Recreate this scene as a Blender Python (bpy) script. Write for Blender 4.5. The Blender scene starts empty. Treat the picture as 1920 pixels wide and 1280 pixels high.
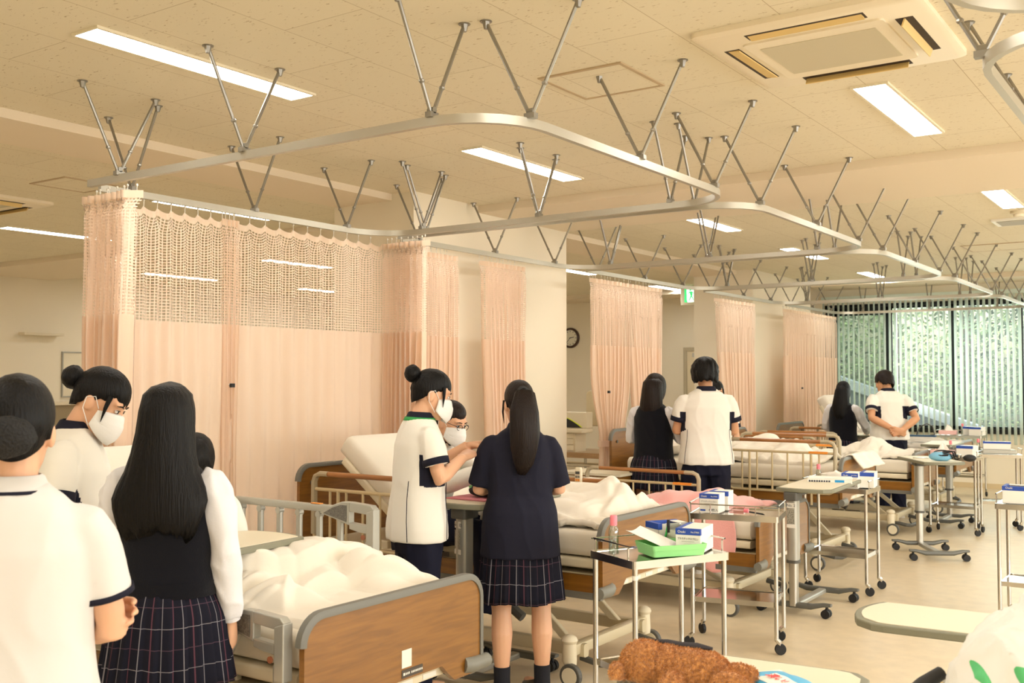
import bpy, bmesh, math, random
import numpy as np
from mathutils import Vector, Matrix, Euler, noise
PI = math.pi
D = bpy.data
SC = bpy.context.scene
COL = SC.collection
rnd = random.Random(7)

# ------------------------------------------------------------------ camera
cam = D.cameras.new('camera'); camo = D.objects.new('camera', cam); COL.objects.link(camo)
cam.sensor_width = 36; cam.lens = 36 * 1940 / 1920
camo.location = (0, 0, 1.6); camo.rotation_euler = (PI / 2 + .0368, 0, .605)
cam.clip_end = 200
cam.dof.use_dof = True; cam.dof.focus_distance = 5.4; cam.dof.aperture_fstop = 7
SC.camera = camo

# ------------------------------------------------------------------ world, sun, window light, exposure
w = D.worlds.new('world'); SC.world = w; w.use_nodes = True
nt = w.node_tree; nt.nodes.clear()
sky = nt.nodes.new('ShaderNodeTexSky'); sky.sky_type = 'NISHITA'
sky.sun_elevation = math.radians(55); sky.sun_rotation = math.radians(150); sky.sun_disc = False
sky.air_density = 1.5; sky.dust_density = 3
bgn = nt.nodes.new('ShaderNodeBackground'); bgn.inputs['Strength'].default_value = .35
out = nt.nodes.new('ShaderNodeOutputWorld')
nt.links.new(sky.outputs[0], bgn.inputs[0]); nt.links.new(bgn.outputs[0], out.inputs[0])
sl = D.lights.new('sun', 'SUN'); sl.energy = 4.0; sl.angle = math.radians(2); sl.color = (1, .95, .85)
so = D.objects.new('sun', sl); COL.objects.link(so); so.rotation_euler = (math.radians(38), math.radians(-14), 0)

def area(name, loc, rot, sx, sy, power, color):
    l = D.lights.new(name, 'AREA'); l.shape = 'RECTANGLE'; l.size = sx; l.size_y = sy; l.energy = power; l.color = color
    o = D.objects.new(name, l); COL.objects.link(o); o.location = loc; o.rotation_euler = rot
    return o
# daylight from the far window; side fill lamp added at the unseen right wall
area('window_daylight', (-.6, 17.1, 1.8), (PI / 2, 0, PI), 9.4, 1.95, 210, (.97, 1, .95))
area('side_fill_light', (4.85, 5.2, 1.75), (PI / 2, 0, PI / 2), 12, 1.8, 280, (1, .985, .97))
LAMP = 20.0

SC.view_settings.view_transform = 'Standard'; SC.view_settings.look = 'None'
SC.view_settings.gamma = 1; SC.view_settings.use_curve_mapping = False
SC.view_settings.exposure = 0.46
# ------------------------------------------------------------------ materials
MATS = {}
def nodes(name):
    m = D.materials.new(name); m.use_nodes = True
    t = m.node_tree; return m, t, t.nodes['Principled BSDF']
def c4(c):  # sRGB 0-255 -> linear
    return tuple(((v / 255) / 12.92 if v / 255 <= .04045 else ((v / 255 + .055) / 1.055) ** 2.4) for v in c) + (1,)
def mat(name, col, rough=.5, metal=0, spec=.5, bump=0, bscale=60, sheen=0, coat=0, var=0, alpha=1, trans=0, emit=0, sss=0, stretch=None):
    if name in MATS: return MATS[name]
    m, t, p = nodes(name)
    p.inputs['Base Color'].default_value = c4(col); p.inputs['Roughness'].default_value = rough
    p.inputs['Metallic'].default_value = metal; p.inputs['Specular IOR Level'].default_value = spec
    p.inputs['Sheen Weight'].default_value = sheen; p.inputs['Coat Weight'].default_value = coat
    p.inputs['Transmission Weight'].default_value = trans
    if sss:
        p.inputs['Subsurface Weight'].default_value = sss; p.inputs['Subsurface Scale'].default_value = .01
    if emit:
        p.inputs['Emission Color'].default_value = c4(col); p.inputs['Emission Strength'].default_value = emit
    if bump or var:
        tc = t.nodes.new('ShaderNodeTexCoord'); n = t.nodes.new('ShaderNodeTexNoise')
        n.inputs['Scale'].default_value = bscale; n.inputs['Detail'].default_value = 4
        src = tc.outputs['Object']
        if stretch:
            mp = t.nodes.new('ShaderNodeMapping'); mp.inputs['Scale'].default_value = stretch
            t.links.new(src, mp.inputs[0]); src = mp.outputs[0]
        t.links.new(src, n.inputs['Vector'])
        if bump:
            b = t.nodes.new('ShaderNodeBump'); b.inputs['Strength'].default_value = bump; b.inputs['Distance'].default_value = .01
            t.links.new(n.outputs[0], b.inputs['Height']); t.links.new(b.outputs[0], p.inputs['Normal'])
        if var:
            r = t.nodes.new('ShaderNodeValToRGB')
            a = c4(tuple(v * (1 - var) for v in col)); b2 = c4(tuple(min(255, v * (1 + var * .6)) for v in col))
            r.color_ramp.elements[0].color = a; r.color_ramp.elements[1].color = b2
            r.color_ramp.elements[0].position = .3; r.color_ramp.elements[1].position = .7
            t.links.new(n.outputs[0], r.inputs[0]); t.links.new(r.outputs[0], p.inputs['Base Color'])
    MATS[name] = m; return m

def wood(name, c1, c2, axis=(1.2, 1.2, 14), rough=.38, coat=.5):
    m, t, p = nodes(name)
    tc = t.nodes.new('ShaderNodeTexCoord'); mp = t.nodes.new('ShaderNodeMapping'); mp.inputs['Scale'].default_value = axis
    n = t.nodes.new('ShaderNodeTexNoise'); n.inputs['Scale'].default_value = 3; n.inputs['Detail'].default_value = 6; n.inputs['Distortion'].default_value = .6
    r = t.nodes.new('ShaderNodeValToRGB'); r.color_ramp.elements[0].color = c4(c1); r.color_ramp.elements[1].color = c4(c2)
    r.color_ramp.elements[0].position = .35; r.color_ramp.elements[1].position = .68
    t.links.new(tc.outputs['Object'], mp.inputs[0]); t.links.new(mp.outputs[0], n.inputs['Vector'])
    t.links.new(n.outputs[0], r.inputs[0]); t.links.new(r.outputs[0], p.inputs['Base Color'])
    p.inputs['Roughness'].default_value = rough; p.inputs['Coat Weight'].default_value = coat; p.inputs['Coat Roughness'].default_value = .2
    MATS[name] = m; return m

# ------------------------------------------------------------------ mesh builder
def basis(d):
    d = Vector(d).normalized(); a = Vector((0, 0, 1)) if abs(d.z) < .95 else Vector((0, 1, 0))
    x = a.cross(d).normalized(); return x, d.cross(x).normalized(), d
class B:
    def __init__(s): s.v = []; s.f = []; s.uv = {}; s.mi = {}; s.M = None; s.cur = 0
    def av(s, p):
        p = Vector(p)
        if s.M is not None: p = s.M @ p
        s.v.append(p); return len(s.v) - 1
    def af(s, idx, uv=None):
        s.f.append(tuple(idx))
        if s.cur: s.mi[len(s.f) - 1] = s.cur
        if uv: s.uv[len(s.f) - 1] = uv
    def box(s, x0, x1, y0, y1, z0, z1):
        i = [s.av(p) for p in ((x0, y0, z0), (x1, y0, z0), (x1, y1, z0), (x0, y1, z0), (x0, y0, z1), (x1, y0, z1), (x1, y1, z1), (x0, y1, z1))]
        for q in ((0, 3, 2, 1), (4, 5, 6, 7), (0, 1, 5, 4), (1, 2, 6, 5), (2, 3, 7, 6), (3, 0, 4, 7)): s.af([i[k] for k in q])
        return s
    def cbox(s, c, sz): return s.box(c[0] - sz[0] / 2, c[0] + sz[0] / 2, c[1] - sz[1] / 2, c[1] + sz[1] / 2, c[2] - sz[2] / 2, c[2] + sz[2] / 2)
    def rings(s, R, closed=True, cap=True, uvs=False):
        n = len(R[0]); idx = [[s.av(p) for p in r] for r in R]
        for a in range(len(R) - 1):
            for b in range(n if closed else n - 1):
                c = (b + 1) % n
                uv = [(b / n, a / (len(R) - 1)), ((b + 1) / n, a / (len(R) - 1)), ((b + 1) / n, (a + 1) / (len(R) - 1)), (b / n, (a + 1) / (len(R) - 1))] if uvs else None
                s.af((idx[a][b], idx[a][c], idx[a + 1][c], idx[a + 1][b]), uv)
        if cap and closed:
            s.af(idx[0][::-1]); s.af(idx[-1])
        return s
    def tube(s, pts, r, n=8, cap=True, sq=1):
        pts = [Vector(p) for p in pts]; R = []
        if not isinstance(r, (list, tuple)): r = [r] * len(pts)
        px = None
        for i, p in enumerate(pts):
            d = (pts[min(i + 1, len(pts) - 1)] - pts[max(i - 1, 0)])
            if px is None: x, y, z = basis(d)
            else:
                z = d.normalized(); x = (px - z * px.dot(z)); x = x.normalized() if x.length > 1e-6 else basis(d)[0]; y = z.cross(x)
            px = x
            R.append([p + (x * math.cos(2 * PI * k / n) + y * math.sin(2 * PI * k / n) * sq) * r[i] for k in range(n)])
        return s.rings(R, cap=cap)
    def cyl(s, a, b, r, r2=None, n=12): return s.tube([a, b], [r, r if r2 is None else r2], n)
    def ell(s, c, r, nu=16, nv=10, rot=None):
        c = Vector(c); R = []
        for j in range(nv + 1):
            t = -PI / 2 + PI * j / nv; t = max(-PI / 2 + .06, min(PI / 2 - .06, t))
            ring = []
            for k in range(nu):
                p = Vector((r[0] * math.cos(t) * math.cos(2 * PI * k / nu), r[1] * math.cos(t) * math.sin(2 * PI * k / nu), r[2] * math.sin(t)))
                if rot is not None: p = rot @ p
                ring.append(c + p)
            R.append(ring)
        return s.rings(R)
    def prism(s, poly, fr):  # poly 2D list; fr(u,v,w)->point, w in {0,1}
        n = len(poly); a = [s.av(fr(u, v, 0)) for u, v in poly]; b = [s.av(fr(u, v, 1)) for u, v in poly]
        s.af(a[::-1]); s.af(b)
        for k in range(n): s.af((a[k], a[(k + 1) % n], b[(k + 1) % n], b[k]))
        return s
    def grid(s, fn, nu, nv, uvs=True):
        idx = [[s.av(fn(i / nu, j / nv)) for i in range(nu + 1)] for j in range(nv + 1)]
        for j in range(nv):
            for i in range(nu):
                s.af((idx[j][i], idx[j][i + 1], idx[j + 1][i + 1], idx[j + 1][i]), [(i / nu, j / nv), ((i + 1) / nu, j / nv), ((i + 1) / nu, (j + 1) / nv), (i / nu, (j + 1) / nv)] if uvs else None)
        return s
    def sheet(s, fn, nu, nv, th):  # closed thin slab: fn gives top, bottom is th lower
        s.grid(fn, nu, nv); s.grid(lambda u, v: Vector(fn(1 - u, v)) - Vector((0, 0, th)), nu, nv)
        return s
    def build(s, name, m=None, parent=None, smooth=False, bev=0, seg=2, solid=0, auto=True):
        me = D.meshes.new(name); me.from_pydata([tuple(p) for p in s.v], [], s.f)
        if s.uv:
            ul = me.uv_layers.new(name='UVMap')
            for i, q in s.uv.items():
                for k, li in enumerate(me.polygons[i].loop_indices): ul.data[li].uv = q[k]
        o = D.objects.new(name, me); COL.objects.link(o)
        for x in (m if isinstance(m, (list, tuple)) else [m] if m else []): me.materials.append(x)
        for i, q in s.mi.items(): me.polygons[i].material_index = q
        if parent is not None: o.parent = parent
        if smooth:
            me.polygons.foreach_set('use_smooth', [True] * len(me.polygons))
            if auto: me.set_sharp_from_angle(angle=math.radians(42))
        if solid:
            mo = o.modifiers.new('solid', 'SOLIDIFY'); mo.thickness = solid; mo.offset = 0
        if bev:
            mo = o.modifiers.new('bevel', 'BEVEL'); mo.width = bev; mo.segments = seg; mo.limit_method = 'ANGLE'; mo.angle_limit = math.radians(40); mo.harden_normals = False
        return o
def tag(o, label=None, cat=None, group=None, kind=None):
    for k, v in (('label', label), ('category', cat), ('group', group), ('kind', kind)):
        if v: o[k] = v
    return o
def thing(name, loc, label, cat, rz=0, group=None):
    o = D.objects.new(name, None); COL.objects.link(o); o.location = loc; o.rotation_euler = (0, 0, rz); o.empty_display_size = .1
    return tag(o, label, cat, group)
def kids(o): return [c for c in D.objects if c.parent is o]
KID = {}
def dup(root, loc, rz, label=None, group=None):
    ch = KID.get(root.name)
    if ch is None:
        ch = [(c, kids(c)) for c in kids(root)]; KID[root.name] = ch
    r = root.copy(); COL.objects.link(r); r.location = loc; r.rotation_euler = (0, 0, rz)
    if label: r['label'] = label
    if group: r['group'] = group
    for c, g in ch:
        k = c.copy(); COL.objects.link(k); k.parent = r
        for q in g:
            z = q.copy(); COL.objects.link(z); z.parent = k
    return r
def struct(name, b, m, **k): return tag(b.build(name, m, **k), kind='structure')
def rrect(w, h, r, n=5, cx=0, cy=0):
    P = []
    for sx, sy, a0 in ((1, 1, 0), (-1, 1, PI / 2), (-1, -1, PI), (1, -1, 3 * PI / 2)):
        for k in range(n + 1):
            a = a0 + PI / 2 * k / n
            P.append((cx + sx * (w / 2 - r) + r * math.cos(a), cy + sy * (h / 2 - r) + r * math.sin(a)))
    return P
def nz(x, y, z=0): return noise.noise(Vector((x, y, z)))

# ------------------------------------------------------------------ lettering (flat glyph strokes built as geometry)
def text(name, s, size, m, parent, loc, rot, sx=1.0):
    cu = D.curves.new(name, 'FONT'); cu.body = s; cu.size = size; cu.align_x = 'CENTER'; cu.align_y = 'CENTER'; cu.extrude = .0003
    t = D.objects.new(name, cu); COL.objects.link(t)
    me = D.meshes.new_from_object(t.evaluated_get(bpy.context.evaluated_depsgraph_get()))
    COL.objects.unlink(t); D.objects.remove(t)
    me.materials.clear(); me.materials.append(m)
    o = D.objects.new(name, me); COL.objects.link(o); o.parent = parent; o.location = loc; o.rotation_euler = rot; o.scale = (sx, 1, 1)
    return o

M_white = mat('white_plastic', (236, 232, 220), .45)
M_cream = mat('cream_plastic', (226, 214, 186), .45)
M_alu = mat('brushed_aluminium', (196, 192, 182), .35, metal=.85)
M_chrome = mat('stainless_steel', (205, 203, 198), .14, metal=1)
M_black = mat('black_rubber', (22, 22, 23), .6)
M_dgrey = mat('dark_grey_plastic', (84, 82, 76), .5)
M_grey = mat('grey_plastic', (124, 122, 112), .5)
M_silver = mat('silver_paint', (176, 174, 164), .35, metal=.4)
M_beige = mat('beige_enamel', (204, 190, 158), .4)
M_bluel = mat('blue_print', (38, 76, 168), .5)
M_ink = mat('dark_ink', (44, 44, 60), .6)
M_pinkc = mat('pink_cap', (244, 130, 142), .4)

def cloth_mat(name, col, tr=.35):
    m, t, p = nodes(name)
    p.inputs['Base Color'].default_value = c4(col); p.inputs['Roughness'].default_value = .9; p.inputs['Specular IOR Level'].default_value = .1; p.inputs['Sheen Weight'].default_value = .2
    o = t.nodes['Material Output']; tl = t.nodes.new('ShaderNodeBsdfTranslucent'); tl.inputs[0].default_value = c4(col)
    mx = t.nodes.new('ShaderNodeMixShader'); mx.inputs[0].default_value = tr
    t.links.new(p.outputs[0], mx.inputs[1]); t.links.new(tl.outputs[0], mx.inputs[2]); t.links.new(mx.outputs[0], o.inputs[0])
    return m

def clear_mat(name, col, a=.35):
    m = D.materials.new(name); m.use_nodes = True; t = m.node_tree; t.nodes.clear()
    o = t.nodes.new('ShaderNodeOutputMaterial'); mx = t.nodes.new('ShaderNodeMixShader'); tr = t.nodes.new('ShaderNodeBsdfTransparent'); gl = t.nodes.new('ShaderNodeBsdfGlossy')
    tr.inputs[0].default_value = c4(col); gl.inputs['Roughness'].default_value = .08; mx.inputs[0].default_value = a
    t.links.new(tr.outputs[0], mx.inputs[1]); t.links.new(gl.outputs[0], mx.inputs[2]); t.links.new(mx.outputs[0], o.inputs[0]); return m
# ------------------------------------------------------------------ setting materials
def ceil_mat():
    m, t, p = nodes('ceiling_board')
    tc = t.nodes.new('ShaderNodeTexCoord'); mp = t.nodes.new('ShaderNodeMapping'); mp.inputs['Rotation'].default_value = (0, 0, PI / 2)
    mp.inputs['Location'].default_value = (.33, .12, 0)
    br = t.nodes.new('ShaderNodeTexBrick'); br.inputs['Scale'].default_value = 1; br.inputs['Brick Width'].default_value = .91
    br.inputs['Row Height'].default_value = .455; br.inputs['Mortar Size'].default_value = .0022; br.inputs['Mortar Smooth'].default_value = .2
    base = (233, 223, 198)
    br.inputs['Color1'].default_value = c4(base); br.inputs['Color2'].default_value = c4((230, 220, 195)); br.inputs['Mortar'].default_value = c4((196, 180, 150))
    t.links.new(tc.outputs['Object'], mp.inputs[0]); t.links.new(mp.outputs[0], br.inputs[0])
    m2 = t.nodes.new('ShaderNodeMapping'); m2.inputs['Scale'].default_value = (30, 85, 1); t.links.new(tc.outputs['Object'], m2.inputs[0])
    n = t.nodes.new('ShaderNodeTexNoise'); n.inputs['Scale'].default_value = 1.1; n.inputs['Detail'].default_value = 2; t.links.new(m2.outputs[0], n.inputs['Vector'])
    r = t.nodes.new('ShaderNodeValToRGB'); r.color_ramp.elements[0].position = .66; r.color_ramp.elements[1].position = .72
    r.color_ramp.elements[0].color = (0, 0, 0, 1); r.color_ramp.elements[1].color = (1, 1, 1, 1); t.links.new(n.outputs[0], r.inputs[0])
    mx = t.nodes.new('ShaderNodeMix'); mx.data_type = 'RGBA'; mx.inputs[7].default_value = c4((190, 172, 140))
    t.links.new(r.outputs[0], mx.inputs[0]); t.links.new(br.outputs[0], mx.inputs[6]); t.links.new(mx.outputs[2], p.inputs['Base Color'])
    p.inputs['Roughness'].default_value = .9; p.inputs['Specular IOR Level'].default_value = .1
    return m
M_ceil = ceil_mat()
M_wall = mat('cream_wall_paper', (238, 228, 206), .85, spec=.15, bump=.06, bscale=220)
M_beam = mat('cream_plaster', (235, 221, 197), .85, spec=.15, bump=.04, bscale=180)
M_floor = mat('beige_vinyl_floor', (218, 200, 168), .34, spec=.4, var=.035, bscale=9)
M_base = mat('vinyl_baseboard', (216, 196, 156), .6)
M_frame = mat('black_aluminium_frame', (20, 20, 21), .35, spec=.5)
H = 3.1
XW, YW, XR, YB = -14.0, 16.6, 5.0, -3.0
struct('floor', B().box(XW, XR, YB, YW, -.1, 0), M_floor)
struct('ceiling', B().box(XW, XR, YB, YW + .2, H, H + .1), M_ceil)
struct('wall_left', B().box(XW - .15, XW, YB, YW, 0, H), M_wall)
struct('wall_back', B().box(XW, XR, YB - .15, YB, 0, H), M_wall)
# right wall: unseen, its window band added for the side fill light
struct('wall_right', B().box(XR, XR + .15, YB, YW, 0, .8).box(XR, XR + .15, YB, YW, 2.7, H).box(XR, XR + .15, YB, -1, .8, 2.7).box(XR, XR + .15, 11.5, YW, .8, 2.7), M_wall)
# far wall with the window opening
WX0, WX1, WZ0, WZ1 = -5.33, 4.2, .83, 2.79
struct('wall_far', B().box(XW, WX0, YW, YW + .2, 0, H).box(WX1, XR, YW, YW + .2, 0, H).box(WX0, WX1, YW, YW + .2, 0, WZ0).box(WX0, WX1, YW, YW + .2, WZ1, H), M_wall)
struct('baseboard_far', B().box(XW, XR, YW - .012, YW, 0, .07), M_base)
struct('baseboard_left', B().box(XW, XW + .012, YB, YW, 0, .07), M_base)
struct('column_near', B().box(-6.17, -5.3, 6.29, 8.6, 0, H), M_wall)
struct('column_far', B().box(-6.17, -5.3, 13.43, 15.8, 0, H), M_wall)
struct('beam_long', B().box(-6.14, -5.53, YB, 6.29, H - .055, H + .02).box(-6.14, -5.53, 8.6, 13.43, H - .055, H + .02).box(-6.14, -5.53, 15.8, YW, H - .055, H + .02), M_beam)
struct('beam_cross', B().box(-5.3, XR, 7.15, 8.55, H - .06, H + .02).box(XW, -6.17, 7.15, 8.55, H - .06, H + .02), M_beam)
struct('beam_window', B().box(-5.3, XR, 15.75, YW, H - .07, H + .02).box(XW, -6.17, 15.75, YW, H - .07, H + .02), M_beam)

# window: sliding panes in black aluminium frames
def glass_mat():
    m = D.materials.new('window_glass'); m.use_nodes = True; t = m.node_tree; t.nodes.clear()
    o = t.nodes.new('ShaderNodeOutputMaterial'); mx = t.nodes.new('ShaderNodeMixShader'); tr = t.nodes.new('ShaderNodeBsdfTransparent'); gl = t.nodes.new('ShaderNodeBsdfGlossy')
    fr = t.nodes.new('ShaderNodeFresnel'); fr.inputs[0].default_value = 1.45; tr.inputs[0].default_value = (.9, .94, .92, 1); gl.inputs['Roughness'].default_value = .02
    t.links.new(fr.outputs[0], mx.inputs[0]); t.links.new(tr.outputs[0], mx.inputs[1]); t.links.new(gl.outputs[0], mx.inputs[2])
    df = t.nodes.new('ShaderNodeBsdfDiffuse'); df.inputs[0].default_value = (.9, .92, .9, 1); tl = t.nodes.new('ShaderNodeBsdfTranslucent'); tl.inputs[0].default_value = (.9, .93, .9, 1); m1 = t.nodes.new('ShaderNodeMixShader'); m1.inputs[0].default_value = .6; m2 = t.nodes.new('ShaderNodeMixShader'); m2.inputs[0].default_value = .05
    t.links.new(df.outputs[0], m1.inputs[1]); t.links.new(tl.outputs[0], m1.inputs[2]); t.links.new(mx.outputs[0], m2.inputs[1]); t.links.new(m1.outputs[0], m2.inputs[2]); t.links.new(m2.outputs[0], o.inputs[0])
    return m
M_glass = glass_mat()
fb = B()
fb.box(WX0, WX1, YW - .01, YW + .12, WZ1 - .045, WZ1).box(WX0, WX1, YW - .01, YW + .12, WZ0, WZ0 + .04)
fb.box(WX0, WX0 + .05, YW - .01, YW + .12, WZ0, WZ1).box(WX1 - .05, WX1, YW - .01, YW + .12, WZ0, WZ1)
win = tag(fb.build('window_1', M_frame), kind='structure')
pane_x = [(-5.28, -4.29, .035, .17, .0), (-4.36, -3.40, .06, .0, .0), (-3.42, -2.46, .035, 0, 0), (-2.48, -1.5, .06, 0, 0), (-1.52, -.55, .035, 0, 0), (-.57, .4, .06, 0, 0), (.38, 1.36, .035, 0, 0), (1.34, 2.3, .06, 0, 0), (2.28, 3.25, .035, 0, 0), (3.23, 4.15, .06, 0, 0)]
for i, (a, b, dy, top, bot) in enumerate(pane_x):
    z0, z1 = WZ0 + .04, WZ1 - .045
    y = YW + dy
    t_ = .035 if i else .11
    l_ = .035 if i else .17
    f = B().box(a, b, y, y + .022, z1 - (t_ if i else .13), z1).box(a, b, y, y + .022, z0, z0 + (.035 if i else .09)).box(a, a + l_, y, y + .022, z0, z1).box(b - (.035 if i else .11), b, y, y + .022, z0, z1)
    o = f.build('sash', M_frame, win)
    if i == 0: B().box(a + .02, b - .02, y + .030, y + .031, z0 + .02, z1 - .02).build('insect_screen', clear_mat('insect_screen_mesh', (204, 208, 202), .02), win)
    B().box(a + .02, b - .02, y + .009, y + .013, z0 + .02, z1 - .02).build('pane', M_glass, o)
B().box(-4.245, -4.215, YW - .02, YW + .03, WZ0 + .04, WZ1 - .045).build('mullion_strip', M_alu, win)
struct('window_sill', B().box(WX0 - .02, WX1, YW - .03, YW + .0, WZ0 - .03, WZ0), M_frame)

# vertical blind
M_vane = cloth_mat('pale_green_blind_fabric', (246, 254, 248), .55)
vb = thing('vertical_blind', (0, 0, 0), 'pale green vertical blind with open slats hanging over the black framed windows', 'blind')
B().box(-5.36, .6, YW - .10, YW - .05, 2.86, 2.92).build('headrail', M_vane, vb)
i = 0; x = -5.33
while x < -2.2:
    ang = math.radians(125 + 5 * math.sin(i * .55) + (5 if -3.3 < x < -2.75 else 0))
    hw = .043
    b = B(); cx, cy = math.sin(ang) * 0, 0
    dx, dy = math.cos(ang) * hw, math.sin(ang) * hw
    pts = [(x + dx * k, YW - .085 + dy * k) for k in (-1, -.4, .4, 1)]
    bowx, bowy = -math.sin(ang) * .006, math.cos(ang) * .006
    pts[1] = (pts[1][0] + bowx, pts[1][1] + bowy); pts[2] = (pts[2][0] + bowx, pts[2][1] + bowy)
    zb = .66 + .006 * math.sin(i * 2.1)
    b.rings([[(px, py, z) for px, py in pts] for z in (zb, 2.86)], closed=False, cap=False)
    b.build('slat', M_vane, vb, smooth=True, solid=.0012)
    x += .0795; i += 1
# ------------------------------------------------------------------ ceiling lights
M_lamp = D.materials.new('lamp_diffuser'); M_lamp.use_nodes = True
_p = M_lamp.node_tree.nodes['Principled BSDF']; _p.inputs['Base Color'].default_value = (1, 1, 1, 1)
_p.inputs['Emission Color'].default_value = (1, .98, .93, 1); _p.inputs['Emission Strength'].default_value = LAMP
M_lframe = mat('lamp_frame', (236, 226, 200), .5)
def ceiling_light(label):
    t = thing('ceiling_light', (0, 0, H), label, 'ceiling light', group='fluorescent ceiling lights')
    f = B(); f.box(-.095, -.08, -.64, .64, -.012, 0).box(.08, .095, -.64, .64, -.012, 0).box(-.08, .08, -.64, -.63, -.012, 0).box(-.08, .08, .63, .64, -.012, 0)
    f.build('frame', M_lframe, t)
    B().box(-.08, .08, -.63, .63, -.010, -.002).build('diffuser', M_lamp, t)
    return t
LIGHTS = [(-4.0, 3.2, 'long ceiling light above the near curtain track, nearest of the lit panels'),
          (-4.0, 5.95, 'ceiling light left of the square hatch, behind the near curtain track hangers'),
          (-4.05, 9.15, 'ceiling light seen through the track hangers right of the tall column'),
          (-4.1, 12.05, 'ceiling light half covered by a curtain track far down the ward'),
          (-4.15, 15.2, 'furthest ceiling light before the window beam, above the far hangers'),
          (-1.47, 5.95, 'ceiling light just beyond the ceiling air conditioner'),
          (-1.5, 9.2, 'ceiling light at the photo right edge beyond the cross beam'),
          (-7.3, 6.0, 'ceiling light seen above the long mesh curtain, left of the hanging track'),
          (-7.4, 12.1, 'ceiling light peeking out right behind the column edge'),
          (-7.5, 15.4, 'ceiling light just left of the green exit sign'),
          (-9.85, 6.1, 'ceiling light behind the bunched curtain on the far left'),
          (-9.85, 9.35, 'upper ceiling light seen through the curtain mesh'),
          (-12.5, 9.6, 'lower left ceiling light seen through the curtain mesh'),
          (-12.5, 12.6, 'lowest ceiling light seen through the curtain mesh, next to the column'),
          (-12.4, 5.6, 'ceiling light tip at the extreme left edge below the air conditioner')]
cl = ceiling_light(LIGHTS[0][2])
for i, (x, y, lb) in enumerate(LIGHTS):
    if i == 0: cl.location = (x, y, H)
    else: dup(cl, (x, y, H), 0, lb)
# unseen bare area lamps added to light the room, no fixtures modelled
for x, y in ((-4.0, .2), (-1.4, .2), (-1.45, 2.9), (1.2, .2), (1.2, 3), (1.2, 6), (1.2, 9.2), (1.2, 12.2), (3.6, 1.5), (3.6, 6), (3.6, 10.5), (-1.5, 12.2), (-1.5, 15.1), (-7.4, .5), (-7.3, 3.2), (-7.4, 9.3), (-10, 12.2), (-10, 1), (-4, -2), (1.2, -2)):
    area('unseen_fill_lamp', (x, y, H - .03), (0, 0, 0), .16, 1.24, 14, (1, .98, .93))

# ------------------------------------------------------------------ air conditioners
M_ac = mat('air_conditioner_plastic', (240, 228, 202), .5); M_acg = mat('air_conditioner_grille', (204, 194, 166), .7)
M_dark = mat('dark_slot', (58, 44, 28), .7)
def cassette(loc, label):
    t = thing('ceiling_air_conditioner', loc, label, 'air conditioner', group='ceiling air conditioners')
    b = B(); b.rings([[(x, y, z) for x, y in rrect(w, w, .04)] for w, z in ((.95, 0), (.95, -.022), (.90, -.034))])
    b.build('panel', M_ac, t, smooth=True)
    g = B().rings([[(x, y, z) for x, y in rrect(.60, .60, .02)] for z in (-.034, -.043)]).build('intake_frame', M_ac, t)
    B().rings([[(x, y, z) for x, y in rrect(.50, .44, .004)] for z in (-.043, -.0455)]).build('grille', M_acg, g)
    for k in range(4):
        a = k * PI / 2; R = Matrix.Rotation(a, 4, 'Z')
        s = B(); s.M = R; s.box(-.25, .25, .335, .405, -.0352, -.034); o = s.build('air_slot', M_dark, t)
        f = B(); f.M = R @ Matrix.Translation((0, .37, -.035)) @ Matrix.Rotation(math.radians((62, 8, 8, 70)[k]), 4, 'X')
        f.rings([[(x, y + .004 * (1 if abs(y) < .02 else 0), z) for y, z in rrect(.066, .006, .0028, 2)] for x in (-.24, .24)])
        f.build('louvre', mat('air_conditioner_louvre', (226, 196, 128), .5), o)
    return t
ac = cassette((-1.42, 4.56, H), 'large square ceiling air conditioner with open louvres near the top right')
dup(ac, (-8.62, 4.5, H), 0, 'ceiling air conditioner at the far left edge, above the bunched curtain')
M_hl = mat('hatch_trim', (192, 170, 136), .6)
def hatch(loc, label):
    t = thing('ceiling_hatch', loc, label, 'ceiling hatch', group='ceiling access hatches')
    B().box(-.225, .225, -.225, .225, -.004, 0).build('panel', M_ceil, t)
    B().box(-.235, .235, -.235, -.215, -.007, 0).box(-.235, .235, .215, .235, -.007, 0).box(-.235, -.215, -.215, .215, -.007, 0).box(.215, .235, -.215, .215, -.007, 0).build('trim', M_hl, t)
    return t
hh = hatch((-2.56, 4.5, H), 'square access hatch in the ceiling between track hangers and air conditioner')
dup(hh, (-7.27, 4.6, H), 0, 'square access hatch in the ceiling on the far left')
v = thing('ceiling_vent', (-1.6, 10.7, H), 'small square ceiling vent near the photo right edge', 'vent')
B().box(-.2, .2, -.2, .2, -.02, 0).build('frame', M_white, v); B().box(-.16, .16, -.16, .16, -.024, -.018).build('grille', mat('vent_grey', (168, 160, 140), .6), v)
d_ = thing('smoke_detector', (-1.5, 10.12, H), 'round smoke detector on the ceiling beside the vent', 'smoke detector')
B().rings([[(r * math.cos(k * PI / 10), r * math.sin(k * PI / 10), z) for k in range(20)] for r, z in ((.075, 0), (.075, -.02), (.05, -.03), (.045, -.05), (.03, -.055))]).build('detector_body', M_cream, d_, smooth=True)
hp = thing('ceiling_panel_frame', (-2.0, 12.7, H), 'large rectangular access panel outline in the far ceiling', 'ceiling hatch')
B().box(-.42, .42, -.30, .30, -.006, 0).build('panel', M_ceil, hp)
B().box(-.44, .44, -.32, -.30, -.008, 0).box(-.44, .44, .30, .32, -.008, 0).box(-.44, -.42, -.3, .3, -.008, 0).box(.42, .44, -.3, .3, -.008, 0).build('trim', M_hl, hp)

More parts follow.
